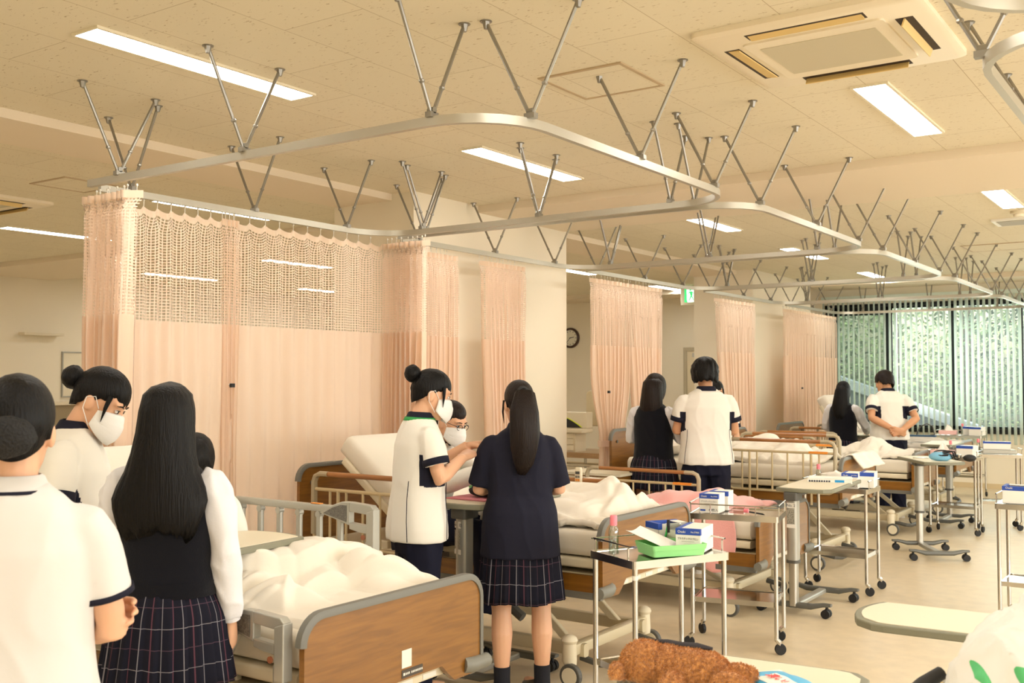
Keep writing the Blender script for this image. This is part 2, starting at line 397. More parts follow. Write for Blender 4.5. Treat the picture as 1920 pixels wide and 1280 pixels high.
# ------------------------------------------------------------------ exit sign, clock, door, shelf, frame
ex = thing('exit_sign', (-7.02, 15.2, 2.79), 'green running figure exit sign hanging from the ceiling', 'exit sign')
B().box(-.185, .185, -.02, .02, 0, .30).build('housing', M_cream, ex, bev=.004)
B().cyl((0, 0, .30), (0, 0, .31), .02).build('stem', M_cream, ex)
M_exg = mat('exit_green', (60, 214, 120), .5, emit=.7); M_exw = mat('exit_white', (240, 255, 244), .5, emit=1.0)
fc = B().box(-.115, .115, -.024, -.02, .045, .285).build('green_face', M_exg, ex)
dw = B(); dw.prism([(-.06, .045), (.06, .045), (.075, .05), (.072, .285), (-.075, .285), (-.072, .08)], lambda u, v, w_: (u, -.0245 - .001 * w_, v)); dw.build('doorway', M_exw, fc)
rn = B(); q = lambda u, v, w_: (u * .9, -.0255 - .002 * w_, .045 + v * .9)
rn.prism([(.016 * math.cos(a * PI / 6) - .012, .215 + .016 * math.sin(a * PI / 6)) for a in range(12)], q)
for P in ([(-.03, .19), (.02, .19), (.032, .12), (-.005, .105)], [(-.03, .19), (-.055, .15), (-.045, .145), (-.02, .175)], [(.02, .19), (.05, .16), (.065, .168), (.062, .156), (.045, .15), (.02, .17)], [(-.005, .115), (-.045, .03), (-.03, .03), (.02, .11)], [(.01, .115), (.04, .08), (.045, .05), (.07, .055), (.072, .042), (.035, .038), (.028, .07), (0, .1)]): rn.prism(P, q)
rn.build('running_figure', M_exg, fc)
ck = thing('wall_clock', (-10.13, YW - .03, 2.38), 'round brown rimmed wall clock half hidden behind the column', 'clock')
def disc(r, y0, y1, n=32): 
    b = B(); b.rings([[(r * math.cos(2 * PI * k / n), y, r * math.sin(2 * PI * k / n)) for k in range(n)] for y in (y0, y1)]); return b
rm = B(); rm.rings([[(r * math.cos(2 * PI * k / 40), y, r * math.sin(2 * PI * k / 40)) for k in range(40)] for r, y in ((.19, .03), (.19, -.01), (.175, -.025), (.15, -.012), (.15, 0))], cap=False)
rm.build('rim', wood('clock_wood', (58, 34, 22), (78, 48, 30)), ck, smooth=True)
cf = disc(.155, 0, .02).build('clock_face', mat('clock_face', (232, 226, 206), .5), ck)
for k in range(12):
    a = k * PI / 6; s = B(); s.M = Matrix.Rotation(a, 4, 'Y'); s.box(-.005, .005, -.003, 0, .112, .138); s.build('hour_mark', M_ink, cf)
for a, l, wd in ((2.65 * PI / 6, .085, .006), (7.4 * PI / 6, .12, .004)):
    s = B(); s.M = Matrix.Rotation(a, 4, 'Y'); s.box(-wd, wd, -.007, -.004, -.02, l); s.build('hand', M_ink, ck)
M_door = mat('cream_door', (226, 212, 180), .6)
dr = tag(B().box(-7.75, -6.85, YW - .03, YW - .005, 0, 2.1).build('door_1', M_door), kind='structure')
B().box(-7.81, -7.75, YW - .05, YW, 0, 2.16).box(-6.85, -6.79, YW - .05, YW, 0, 2.16).box(-7.75, -6.85, YW - .05, YW, 2.1, 2.16).build('door_frame', mat('door_frame_grey', (190, 178, 150), .5), dr)
B().box(-7.62, -7.25, YW - .10, YW - .03, 1.99, 2.06).build('door_closer', M_alu, dr)
sh = thing('wall_shelf', (XW, 8.32, 2.23), 'small cream ledge sticking out of the far left wall', 'shelf')
B().box(0, .16, -.3, .3, 0, .035).build('board', M_cream, sh)
bd = thing('wall_notice_frame', (XW, 9.1, 1.36), 'thin grey framed white panel on the far left wall', 'frame')
B().box(0, .015, -.4, .4, 0, .63).build('panel', mat('panel_white', (232, 222, 196), .6), bd)
B().box(0, .025, -.42, -.40, -.02, .65).box(0, .025, .4, .42, -.02, .65).box(0, .025, -.4, .4, -.02, 0).box(0, .025, -.4, .4, .63, .65).build('frame', M_silver, bd)
ws = thing('wall_counter', (XW, 8.8, 0), 'low pale counter against the far left wall, below the framed panel', 'counter')
B().box(.0, .45, -1.6, 1.6, 1.24, 1.28).build('top', M_cream, ws); B().box(.0, .42, -1.55, 1.55, 0, 1.24).build('body', mat('counter_dark', (150, 134, 104), .6), ws)
# ------------------------------------------------------------------ ceiling hung curtain tracks
M_rail = mat('track_aluminium', (186, 181, 166), .34, metal=.6)
M_rod = mat('hanger_steel', (150, 146, 136), .35, metal=.7)
ZR = 2.64
def track_path(x0, x1, y0, y1, r=.34, n=7, gap=True):
    P = [(x0 + .06, y0)]
    for cx, cy, a0 in ((x1 - r, y0 + r, -PI / 2), (x1 - r, y1 - r, 0), (x0 + r, y1 - r, PI / 2)):
        for k in range(n + 1):
            a = a0 + PI / 2 * k / n; P.append((cx + r * math.cos(a), cy + r * math.sin(a)))
    P.append((x0, y0 + .10)); return P
def track(name, x0, x1, y0, y1, label, mirror=False, hang=None):
    cx, cy = (x0 + x1) / 2, (y0 + y1) / 2
    t = thing(name, (cx, cy, ZR), label, 'curtain rail', group='curtain tracks hung from the ceiling')
    P = track_path(x0, x1, y0, y1)
    if mirror: P = [(2 * cx - x, y) for x, y in P]
    R = []
    for i, p in enumerate(P):
        a = Vector(P[max(i - 1, 0)]); c = Vector(P[min(i + 1, len(P) - 1)]); d = (c - a).normalized(); n_ = Vector((d.y, -d.x))
        q = Vector(p) - Vector((cx, cy))
        R.append([(q.x + n_.x * u, q.y + n_.y * u, v) for u, v in ((-.013, -.019), (-.008, -.019), (.008, -.019), (.013, -.019), (.013, .019), (-.013, .019))])
    B().rings(R).build('track', M_rail, t, smooth=True)
    top = H - ZR
    hg = hang or [(x0 + .32, y0, 1), ((x0 + x1) / 2 - .08, y0, 1), (x1 - .32, y0, 1), (x1, y0 + .24, 0), (x1, (y0 + y1) / 2, 0), (x1, y1 - .32, 0), (x1 - .42, y1, 1), ((x0 + x1) / 2, y1, 1), (x0 + .38, y1, 1), (x0, y1 - .36, 0), (x0, (y0 + y1) / 2, 0), (x0, y0 + .3, 0)]
    for x, y, ax in hg:
        if mirror: x = 2 * cx - x
        p = Vector((x - cx, y - cy, .02))
        for s in (-1, 1):
            q = p + (Vector((0, .215 * s, 0)) if ax else Vector((.225 * s, 0, 0))); q.z = top - .004
            m1 = p.lerp(q, .04); m2 = p.lerp(q, .30)
            r_ = B().tube([m1, p.lerp(q, .5), q], .0082, 7).tube([p.lerp(q, .0), p.lerp(q, .34)], .0065, 6).build('hanger_rod', M_rod, t, smooth=True)
            k = B(); k.cyl(q, q + Vector((0, 0, .004)), .026, n=10); k.tube([q - Vector((0, 0, .03)), q], [.010, .018], 6)
            k.build('ceiling_bracket', M_rod, r_)
            B().ell(m2 + Vector((0, 0, 0)), (.013, .013, .011), 8, 5).build('clamp_screw', M_rod, r_)
        b = B(); b.cbox(p + Vector((0, 0, .006)), (.03, .05, .022) if ax else (.05, .03, .022)); b.cyl(p + Vector((-.015, 0, .025)), p + Vector((.015, 0, .025)), .014, n=8)
        b.build('track_clip', M_rod, t)
    return t
XF, XB = -2.3, -5.02
track('curtain_track', XB, XF, 3.22, 5.60, 'aluminium curtain track loop nearest on the left, above the two near beds')
track('curtain_track', XB, XF, 5.72, 8.30, 'second aluminium curtain track loop, in front of the tall column')
track('curtain_track', XB, XF, 8.42, 11.0, 'third aluminium curtain track loop, just past the column and above the tied curtain')
track('curtain_track', XB, XF, 11.12, 13.72, 'fourth aluminium curtain track loop, right of the exit sign')
track('curtain_track', XB, XF, 13.84, 16.29, 'last aluminium curtain track loop, in front of the window blind')
track('curtain_track', -.64, 2.1, 3.40, 5.85, 'curtain track corner at the photo top right, beside the air conditioner', mirror=True)
track('curtain_track', -.60, 2.1, .75, 3.20, 'sliver of curtain track at the very top right edge', mirror=True)

# ------------------------------------------------------------------ curtains
def net_mat(name, col, nx=1, ny=1):
    m = cloth_mat(name, col, .3); t = m.node_tree; o = t.nodes['Material Output']; src = o.inputs[0].links[0].from_socket
    tc = t.nodes.new('ShaderNodeTexCoord'); sp = t.nodes.new('ShaderNodeSeparateXYZ'); t.links.new(tc.outputs['UV'], sp.inputs[0])
    def line(sock, w):
        a = t.nodes.new('ShaderNodeMath'); a.operation = 'FRACT'; t.links.new(sock, a.inputs[0])
        c = t.nodes.new('ShaderNodeMath'); c.operation = 'LESS_THAN'; c.inputs[1].default_value = w; t.links.new(a.outputs[0], c.inputs[0]); return c.outputs[0]
    mm = t.nodes.new('ShaderNodeMath'); mm.operation = 'MAXIMUM'
    t.links.new(line(sp.outputs[0], .31), mm.inputs[0]); t.links.new(line(sp.outputs[1], .34), mm.inputs[1])
    tr = t.nodes.new('ShaderNodeBsdfTransparent'); mx = t.nodes.new('ShaderNodeMixShader')
    t.links.new(mm.outputs[0], mx.inputs[0]); t.links.new(tr.outputs[0], mx.inputs[1]); t.links.new(src, mx.inputs[2]); t.links.new(mx.outputs[0], o.inputs[0])
    return m
M_curt = cloth_mat('peach_curtain_cloth', (254, 233, 212), .42)
M_band = cloth_mat('peach_curtain_heading', (254, 233, 210), .4)
M_net = net_mat('peach_curtain_net', (254, 233, 213))
ZT, ZM = 2.585, 1.93
def curtain(label, p0, p1, length, folds, amp, flat=False, zb=.38, tie=None, lean=0, seed=0, flare=0, zt=ZT, narrow=1.0):
    """cloth hung between p0 and p1 (plan); length = cloth width; folds pleats of depth amp"""
    p0, p1 = Vector(p0), Vector(p1); d = p1 - p0; L = d.length; d = d / L; n_ = Vector((-d.y, d.x))
    t = thing('ward_curtain', (p0.x, p0.y, 0), label, 'curtain', group='peach ward curtains')
    rr = random.Random(seed); ph = [rr.uniform(-.9, .9) for _ in range(folds + 2)]; am = [rr.uniform(.55, 1.15) for _ in range(folds + 2)]
    N = folds * 8
    def pt(u, z):
        s = u * folds; i = int(s); f = s - i
        wv = (4 * abs(f - .5) - 1) if z > zt - .09 else math.sin(2 * PI * (f + .05 * ph[i]))
        k = (zt - z) / (zt - zb)
        a = amp * (am[i] * (1 - f) + am[i + 1] * f) * (1 + flare * k)
        uu = u + (.25 / folds) * math.sin(4 * PI * f) * (0 if flat else .8) * min(1, k * 4)
        w_ = 1.0
        if tie:
            zt_, tw = tie
            g = math.exp(-((z - zt_) / .38) ** 2) if z > zt_ else math.exp(-((z - zt_) / .8) ** 2)
            w_ = 1 - g * (1 - tw)
        w_ *= 1 - (1 - narrow) * k
        off = (uu - .5) * L * w_ + .5 * L + lean * k * k
        q = d * off + n_ * (a * wv * (w_ if tie else 1)) + n_ * (.012 * nz(u * 9, z * 1.3, seed) * k * 3)
        sg = (.030 if flat else .012) * abs(math.sin(PI * ((s + .02) % 1))) * max(0, 1 - (zt - z) / .5)
        return Vector((q.x, q.y, z - sg))
    def strip(name, z0, z1, nzs, m, uvs=None):
        b = B()
        idx = [[b.av(pt(i / N * .9999, z0 + (z1 - z0) * j / nzs)) for i in range(N + 1)] for j in range(nzs + 1)]
        for j in range(nzs):
            for i in range(N):
                uv = None
                if uvs: uv = [(uvs[0] * a_ / N, uvs[1] * b_ / nzs) for a_, b_ in ((i, j), (i + 1, j), (i + 1, j + 1), (i, j + 1))]
                b.af((idx[j][i], idx[j][i + 1], idx[j + 1][i + 1], idx[j + 1][i]), uv)
        return b.build(name, m, t, smooth=True, auto=False)
    strip('cloth', zb, ZM, 26, M_curt)
    nn = int(length / .0185)
    strip('net', ZM, zt - .04, 8, M_net, (nn, int((zt - .04 - ZM) / .0172)))
    strip('heading', zt - .04, zt, 1, M_band)
    for i in range(folds):
        q = pt((i + .02) / folds, zt - .01)
        b = B(); b.tube([q, q + Vector((0, 0, .02)), (q.x, q.y, ZR - .02)], .002, 5); b.ell((q.x, q.y, ZR - .023), (.006, .006, .008), 6, 4)
        b.build('hook', M_white, t)
    if tie:
        zc = tie[0]; b = B()
        c_ = p0 * 0 + d * (L * .5)
        rx, ry = L * tie[1] * .54, amp * tie[1] + .02
        R = []
        for k in range(24):
            a = 2 * PI * k / 24; q = Vector(c_) + d * (rx * math.cos(a)) + n_ * (ry * math.sin(a)); R.append((q.x, q.y))
        b.rings([[(x, y, z) for x, y in R] for z in (zc - .03, zc + .03)], cap=False).build('tie_band', M_curt, t, smooth=True)
    return t
XC = -5.02
curtain('peach curtain bunched at the far left end of the near track, wide white net top', (-5.02, 3.25), (-4.62, 3.25), 1.9, 8, .055, seed=1, lean=-.05, narrow=.8)
curtain('long flat peach curtain behind the near bed, left panel of the wide net topped pair', (XC, 3.33), (XC, 4.17), .98, 9, .018, flat=True, seed=2)
curtain('narrow gathered peach curtain edge joining the two long flat panels', (XC + .02, 4.15), (XC + .02, 4.27), .5, 4, .022, seed=12)
curtain('long flat peach curtain behind the second bed, right panel of the wide net topped pair', (XC, 4.26), (XC, 5.62), 1.5, 11, .02, flat=True, seed=3)
curtain('peach curtain bunched against the near left corner of the tall column', (-5.0, 5.60), (-4.60, 5.60), 2.0, 9, .06, seed=4, lean=-.02)
curtain('gathered peach curtain with straight white heading, right of the corner bunch', (XC, 6.0), (XC, 6.47), 1.9, 9, .045, seed=5)
curtain('gathered peach curtain hanging alone in front of the middle of the column', (XC, 6.85), (XC, 7.42), 2.0, 10, .05, seed=6, narrow=.8, lean=.08)
curtain('peach curtain tied with a band at waist height, right of the column', (XC, 8.62), (XC, 9.30), 2.0, 9, .055, seed=7, tie=(.98, .62), zb=.25)
curtain('peach curtain hanging directly right of the tied curtain', (XC, 9.34), (XC, 10.05), 2.0, 9, .06, seed=8, narrow=.62, lean=.14)
curtain('peach curtain behind the short haired man, right of the exit sign', (XC, 11.62), (XC, 12.72), 2.2, 10, .06, seed=9, lean=.12, narrow=.75)
curtain('peach curtain gathered in front of the far column, left of the window', (XC, 13.9), (XC, 15.0), 2.6, 11, .06, seed=10)
curtain('peach curtain overlapping the left end of the window blind', (XC, 15.0), (XC, 16.15), 1.9, 9, .04, seed=11)
M_clip = M_black
def clip(x, y, z, label):
    t = thing('binder_clip', (x, y, z), label, 'clip', group='black clips on the curtains')
    B().box(-.006, .012, -.014, .014, -.012, .012).build('jaw', M_clip, t)
    B().tube([(0, -.014, .01), (-.002, -.026, .002), (0, -.014, -.006)], .0012, 5).build('wire_handle', M_chrome, t)
clip(XC + .05, 4.20, 1.565, 'small black clip on the joint of the long flat curtains')
clip(XC + .075, 8.80, 1.48, 'small black clip on the tied curtain')
clip(XC + .075, 14.35, 1.48, 'small black clip on the curtain in front of the far column')
# ------------------------------------------------------------------ hospital beds
M_wood = wood('bed_board_wood', (122, 78, 20), (142, 94, 30), (1.0, 1.5, 16))
M_woodrail = wood('rail_wood', (150, 96, 48), (176, 118, 62), (1.5, 14, 14))
M_trim = mat('board_edge_trim', (112, 110, 102), .5)
M_sheet = mat('white_bed_sheet', (226, 217, 200), .85, bump=.25, bscale=14, sheen=.2)
M_quilt = mat('white_quilt', (230, 221, 205), .9, bump=.12, bscale=30, sheen=.25)
M_pinkb = mat('pink_blanket', (246, 176, 170), .95, bump=.4, bscale=160, sheen=.5)
M_greyq = mat('pale_grey_quilt', (206, 198, 186), .9, bump=.12, bscale=30, sheen=.2)
M_lab = mat('label_white', (232, 228, 218), .5)
M_warn = mat('warning_label', (240, 150, 50), .5)
M_hole = M_black
def board_poly(w, z0, z1, arch, n=7, r=.095):
    P = [(-w / 2, z0 + .02), (-w / 2 + .02, z0), (-w / 2 + .17, z0), (-w / 2 + .21, z0 + arch * .45), (-w / 2 + .25, z0 + arch), (w / 2 - .25, z0 + arch), (w / 2 - .21, z0 + arch * .45), (w / 2 - .17, z0), (w / 2 - .02, z0), (w / 2, z0 + .02)]
    for k in range(n + 1): a = PI / 2 * k / n; P.append((w / 2 - r + r * math.cos(a), z1 - r + r * math.sin(a)))
    for k in range(n + 1): a = PI / 2 + PI / 2 * k / n; P.append((-w / 2 + r + r * math.cos(a), z1 - r + r * math.sin(a)))
    return P
def board(name, t, x, w, z0, z1, arch, face):
    """face=+1: outside face looks to +x"""
    o = B().prism(board_poly(w, z0, z1, arch), lambda u, v, k: (x - .012 + .024 * k, u, v)).build(name, M_wood, t)
    P = board_poly(w + .012, z0, z1 + .008, arch)[9:]
    b = B(); R = []
    for i, p in enumerate(P):
        a = Vector(P[max(i - 1, 0)]); c = Vector(P[min(i + 1, len(P) - 1)]); d = (c - a).normalized(); n_ = Vector((-d.y, d.x))
        R.append([(x + u, p[0] + n_.x * v, p[1] + n_.y * v) for u, v in ((-.018, -.004), (-.013, -.013), (.013, -.013), (.018, -.004), (.018, .012), (-.018, .012))])
    b.rings(R).build('edge_trim', M_trim, o, smooth=True)
    return o
def mattress_profile(zd, th, ang, knee=0):
    """centre line from foot to head in x,z"""
    hx = -.20; P = [(1.0, zd + th / 2), (.55, zd + th / 2 + knee * .0), (.2, zd + th / 2 + knee), (hx + .08, zd + th / 2 + knee * .5)]
    a = math.radians(ang)
    for k, s in enumerate((.06, .25, .5, .74)):
        aa = a * (.6 if k == 0 else 1)
        P.append((hx - s * math.cos(aa), zd + th / 2 + s * math.sin(aa) + (0 if k else 0)))
    return P
def sweep(P, w, th, r=.035):
    R = []
    for i, p in enumerate(P):
        a = Vector(P[max(i - 1, 0)]); c = Vector(P[min(i + 1, len(P) - 1)]); d = (c - a).normalized(); n_ = Vector((-d.y, d.x))
        if n_.y < 0: n_ = -n_
        R.append([(p[0] + n_.x * v, u, p[1] + n_.y * v) for u, v in rrect(w, th, r, 3)])
    return R
def rail_wood(t, y, x0, x1, z0, z1, warn=True):
    o = B(); R_ = .05
    P = [(x0, z0 + .06), (x0, z1 - R_), (x0 + .015, z1 - .015), (x0 + R_, z1)]
    b = B(); b.tube([(px, y, pz_) for px, pz_ in P] + [(x0 + .12, y, z1)], .017, 8, sq=1.3)
    mc = mat('rail_casting', (176, 162, 134), .45); rl = b.build('side_rail', mc, t, smooth=True)
    B().tube([(x0 + x1 - px, y, pz_) for px, pz_ in P] + [(x1 - .12, y, z1)], .017, 8, sq=1.3).build('end_casting', mc, rl, smooth=True)
    B().tube([(x0 + .11, y, z1), (x1 - .11, y, z1)], .016, 10).build('grip_bar', M_woodrail, rl, smooth=True)
    b = B(); zm = z1 - .095
    b.tube([(x0, y, zm), (x1, y, zm)], .011, 8)
    b.tube([(x0, y, z0 + .06), (x0 + .01, y, z0 + .02), (x0 + .05, y, z0), (x1 - .05, y, z0), (x1 - .01, y, z0 + .02), (x1, y, z0 + .06)], .010, 8)
    n = 7
    for k in range(1, n): b.tube([(x0 + (x1 - x0) * k / n, y, z0), (x0 + (x1 - x0) * k / n, y, zm)], .0085, 6)
    for k in (1.5, n - 1.5): b.tube([(x0 + (x1 - x0) * k / n, y, z0 - .10), (x0 + (x1 - x0) * k / n, y, zm)], .011, 8)
    b.build('rail_bars', mat('rail_beige', (198, 178, 138), .4), rl, smooth=True)
    if warn: B().cbox((x1 - .14, y, zm + .004), (.16, .026, .018)).build('warning_label', M_warn, rl)
def rail_alu(t, y, x0, x1, zb, zt, folded=False, handle=1):
    """silver folding rail, casting with handle opening at the x1 end"""
    rl = B().rings([[(x, y + u, zt - .02 + v) for u, v in rrect(.03, .034, .008, 2)] for x in (x0, x1 - .17)]).build('side_rail', M_silver, t, smooth=True)
    s = -1 if y < 0 else 1
    out_ = [(x1 - .30, zt - .045), (x1 - .24, zt - .005), (x1 - .19, zt + .02), (x1 - .02, zt + .012), (x1, zt - .005), (x1, zt - .19), (x1 - .045, zt - .19), (x1 - .05, zt - .12), (x1 - .13, zt - .10), (x1 - .13, zt - .055)]
    hole = [(x1 - .145, zt - .028), (x1 - .055, zt - .034), (x1 - .055, zt - .078), (x1 - .135, zt - .07)]
    b = B()
    # casting as separate bars around the grip opening
    b.prism([(x1 - .34, zt - .04), (x1 - .26, zt - .002), (x1 - .20, zt + .018), (x1 - .15, zt + .02), (x1 - .15, zt - .085), (x1 - .25, zt - .06)], lambda u, v, k: (u, y - .018 + .036 * k, v))
    b.prism([(x1 - .15, zt + .02), (x1 - .02, zt + .012), (x1, zt - .005), (x1 - .04, zt - .03), (x1 - .15, zt - .022)], lambda u, v, k: (u, y - .018 + .036 * k, v))
    b.prism([(x1 - .15, zt - .072), (x1 - .04, zt - .078), (x1 - .04, zt - .115), (x1 - .10, zt - .11), (x1 - .15, zt - .10)], lambda u, v, k: (u, y - .018 + .036 * k, v))
    b.prism([(x1 - .045, zt - .02), (x1, zt - .005), (x1, zt - .20), (x1 - .045, zt - .20)], lambda u, v, k: (u, y - .022 + .044 * k, v))
    b.build('grip_casting', M_silver, rl, bev=.004)
    B().prism([(x1 - .31, zt - .04), (x1 - .25, zt - .01), (x1 - .20, zt + .004), (x1 - .165, zt + .004), (x1 - .165, zt - .07), (x1 - .25, zt - .052)], lambda u, v, k: (u, y - .0195 * 1 - .0008 * k, v)).build('instruction_label', mat('rail_label', (108, 104, 96), .5, var=.3, bscale=180), rl)
    B().cbox((x1 - .37, y, zt - .001), (.06, .022, .003)).build('warning_label', M_warn, rl)
    B().cyl((x1 - .06, y - .02, zt - .13), (x1 - .06, y - .026, zt - .13), .012).build('release_button', mat('rail_button', (150, 90, 60), .5), rl)
    b = B(); n = 6
    for k in range(n):
        x = x0 + .04 + (x1 - x0 - .26) * k / (n - 1)
        if folded:
            b.tube([(x, y, zt - .03), (x - .16, y, zb)], .012, 8)
        else:
            b.rings([[(x + u, y + v, z) for u, v in rrect(.028, .022, .006, 2)] for z in (zb, zt - .035)]); b.cyl((x, y - .014, zt - .05), (x, y + .014, zt - .05), .016)
    b.rings([[(x1 - .035 + u, y + v, z) for u, v in rrect(.05, .03, .008, 2)] for z in (zb - .03, zt - .15)])
    b.build('rail_post', M_silver, rl, smooth=True)
    B().box(x0, x1 - .02, y - .014, y + .014, zb - .045, zb - .015).build('lower_bar', M_silver, rl)
def bed(name, cx, cy, zd, ang, label, rails=(), plates=False, w=.98):
    t = thing(name, (cx, cy, 0), label, 'hospital bed', group='adjustable hospital beds')
    hb = board('headboard', t, -1.10, w, zd - .20, zd + .37, .08, -1)
    for s in (-1, 1): B().cyl((-1.085, s * (w / 2 - .1), zd + .27), (-1.078, s * (w / 2 - .1), zd + .27), .014, n=10).build('bolt', M_dgrey, hb)
    fb_ = board('footboard', t, 1.07, w, zd - .19, zd + .19, .07, 1)
    for s in (-1, 1):
        B().tube([(1.07, s * (w / 2 - .10), zd - .15), (1.085, s * (w / 2 - .06), zd - .155), (1.085, s * (w / 2 + .04), zd - .155)], [.032, .032, .028], 10).build('bumper', M_grey, fb_, smooth=True)
        B().tube([(-1.10, s * (w / 2 - .10), zd - .15), (-1.12, s * (w / 2 - .06), zd - .155), (-1.12, s * (w / 2 + .04), zd - .155)], [.032, .032, .028], 10).build('bumper', M_grey, hb, smooth=True)
    if plates:
        B().box(1.082, 1.084, -.0, .055, zd - .075, zd - .01).build('white_sticker', M_lab, fb_)
        B().box(1.082, 1.084, 0, .12, zd - .112, zd - .082).build('name_plate', mat('plate_dark', (70, 62, 54), .4), fb_)
        b = B(); b.box(1.084, 1.0846, .008, .018, zd - .103, zd - .093)
        for k in range(11): b.box(1.084, 1.0846, .022 + .0085 * k + (.006 if k > 2 else 0), .027 + .0085 * k + (.006 if k > 2 else 0), zd - .102, zd - .094)
        b.build('plate_lettering', M_lab, fb_)
    b = B().rings(sweep([(1.06, zd - .11), (-1.05, zd - .11)], .9, .05, .01)); fr = b.build('deck_frame', M_beige, t)
    for s in (-1, 1):
        B().box(-1.06, 1.05, s * .47 - .012, s * .47 + .012, zd - .17, zd - .085).build('side_panel', M_wood, t)
        B().box(-1.07, 1.055, s * .47 - .016, s * .47 + .016, zd - .205, zd - .17).build('side_strip', M_trim, t)
    for x in (.6, .1, -.5):
        for s in (-1, 1): B().cbox((x, s * .41, zd - .065), (.14, .03, .05)).build('deck_bracket', M_cream, t, bev=.006)
    P = mattress_profile(zd, .13, ang); Pt = mattress_profile(zd - .058, .05, ang)
    B().rings(sweep(Pt, .89, .05, .012)).build('mattress_deck', M_cream, t, smooth=True)
    # finer mattress
    fine = []
    for i in range(len(P) - 1):
        for k in range(4): fine.append((P[i][0] + (P[i + 1][0] - P[i][0]) * k / 4, P[i][1] + (P[i + 1][1] - P[i][1]) * k / 4))
    fine.append(P[-1])
    mb = B(); R = sweep(fine, .88, .13, .04)
    c0 = [(sum(p[0] for p in R[0]) / len(R[0]), 0, sum(p[2] for p in R[0]) / len(R[0]))]
    def shr(r, k, dx, dz): 
        cxx = sum(p[0] for p in r) / len(r); cz = sum(p[2] for p in r) / len(r); return [(cxx + (p[0] - cxx) * k + dx, p[1] * (1 - (1 - k) * .25), cz + (p[2] - cz) * k + dz) for p in r]
    a = math.radians(ang)
    R = [shr(R[0], .7, .025, 0)] + R + [shr(R[-1], .7, -.025 * math.cos(a), .025 * math.sin(a))]
    mm = mb.rings(R).build('mattress', M_sheet, t, smooth=True)
    if ang > 15:
        p = P[-1]; q = P[-2]; d = Vector((p[0] - q[0], 0, p[1] - q[1])).normalized(); n_ = Vector((d.z, 0, -d.x)); n_ = n_ if n_.z > 0 else -n_
        B().tube([Vector((p[0], .12 + .03 * k, p[1])) - d * (.0 + .13 * k) + n_ * .068 for k in range(6)], .003, 5).build('cord', M_grey, mm)
    # under frame
    b = B()
    for s in (-1, 1): b.rings([[(x, s * .33 + u, .17 + v) for u, v in rrect(.05, .07, .012, 2)] for x in (-.95, .88)])
    for x in (-.9, .83): b.rings([[(x + u, y, .18 + v) for u, v in rrect(.06, .06, .012, 2)] for y in (-.42, .42)])
    b.build('base_frame', M_beige, t, smooth=True)
    for x0, x1 in ((-.75, -.35), (.72, .32)):
        b = B()
        for s in (-1, 1): b.rings([[Vector((x0, s * .27, .2)).lerp(Vector((x1, s * .27, zd - .13)), k) + Vector((u, v, 0)) for u, v in rrect(.07, .03, .008, 2)] for k in (0, 1)])
        b.rings([[Vector((x1 + u, y, zd - .14 + v)) for u, v in rrect(.05, .05, .01, 2)] for y in (-.3, .3)])
        b.build('lift_arm', M_beige, t)
    B().tube([(.25, 0, .2), (-.3, 0, zd - .14)], .03, 8).build('actuator', M_dgrey, t)
    for x in (-.9, .83):
        for s in (-1, 1):
            k = B(); k.tube([(x, s * .42, .24), (x, s * .42, .13), (x + .01, s * .42, .10)], [.036, .04, .03], 12); k.ell((x, s * .42, .235), (.045, .045, .03), 12, 6)
            c = k.build('caster', M_cream, t, smooth=True)
            wy = s * .455
            wl = B(); wl.cyl((x + .03, wy - .017, .062), (x + .03, wy + .017, .062), .062, n=24); wl.build('tyre', M_dgrey, c, bev=.006)
            B().cyl((x + .03, wy - .02, .062), (x + .03, wy + .02, .062), .045, n=20).build('wheel', M_cream, c)
    B().tube([(.83, -.3, .12), (.95, -.3, .10), (.98, -.2, .085), (.98, .2, .085), (.95, .3, .10), (.83, .3, .12)], .018, 8).build('brake_bar', M_dgrey, t, smooth=True)
    lb = B().box(1.035, 1.05, -.32, .32, zd - .165, zd - .125); lo = lb.build('foot_panel', M_cream, t, bev=.004)
    for k in range(4): B().box(1.05, 1.052, -.26 + .14 * k, -.18 + .14 * k, zd - .157, zd - .133).build('operating_label', M_lab, lo)
    for r in rails:
        if r[0] == 'w': rail_wood(t, r[1], r[2], r[3], zd - .09, zd + .34)
        else: rail_alu(t, r[1], r[2], r[3], r[4], r[5], r[6])
    return t
bed('hospital_bed', -3.61, 2.94, .61, 50, 'nearest hospital bed, wooden footboard facing the aisle and silver folding side rails', (('a', .505, -.42, .50, .56, 1.03, False), ('a', -.505, .30, 1.02, .50, .795, True)), plates=True)
bed('hospital_bed', -3.70, 5.10, .68, 38, 'second hospital bed, raised back and wood topped rail, behind the standing woman with green collar', (('w', -.50, -.97, -.02), ('w', .50, -.97, -.02)), w=1.02)
bed('hospital_bed', -3.66, 7.10, .52, 0, 'low flat hospital bed under the pink blanket', (('w', -.50, -.90, .03), ('w', .50, -.82, .20)))
bed('hospital_bed', -3.72, 9.10, .74, 0, 'raised hospital bed with a cloth over its footboard and two long rails', (('w', -.50, .08, 1.03), ('w', .50, -.2, .76)))
bed('hospital_bed', -3.72, 11.47, .64, 0, 'hospital bed behind the far bedside table, white bedding rolled at its foot', (('w', -.50, -.95, .07), ('w', .50, -.95, .0)))
bed('hospital_bed', -3.75, 13.6, .64, 62, 'furthest hospital bed, back raised steeply beside the window', (('w', -.50, -.93, -.40), ('w', .50, -.9, 0)))

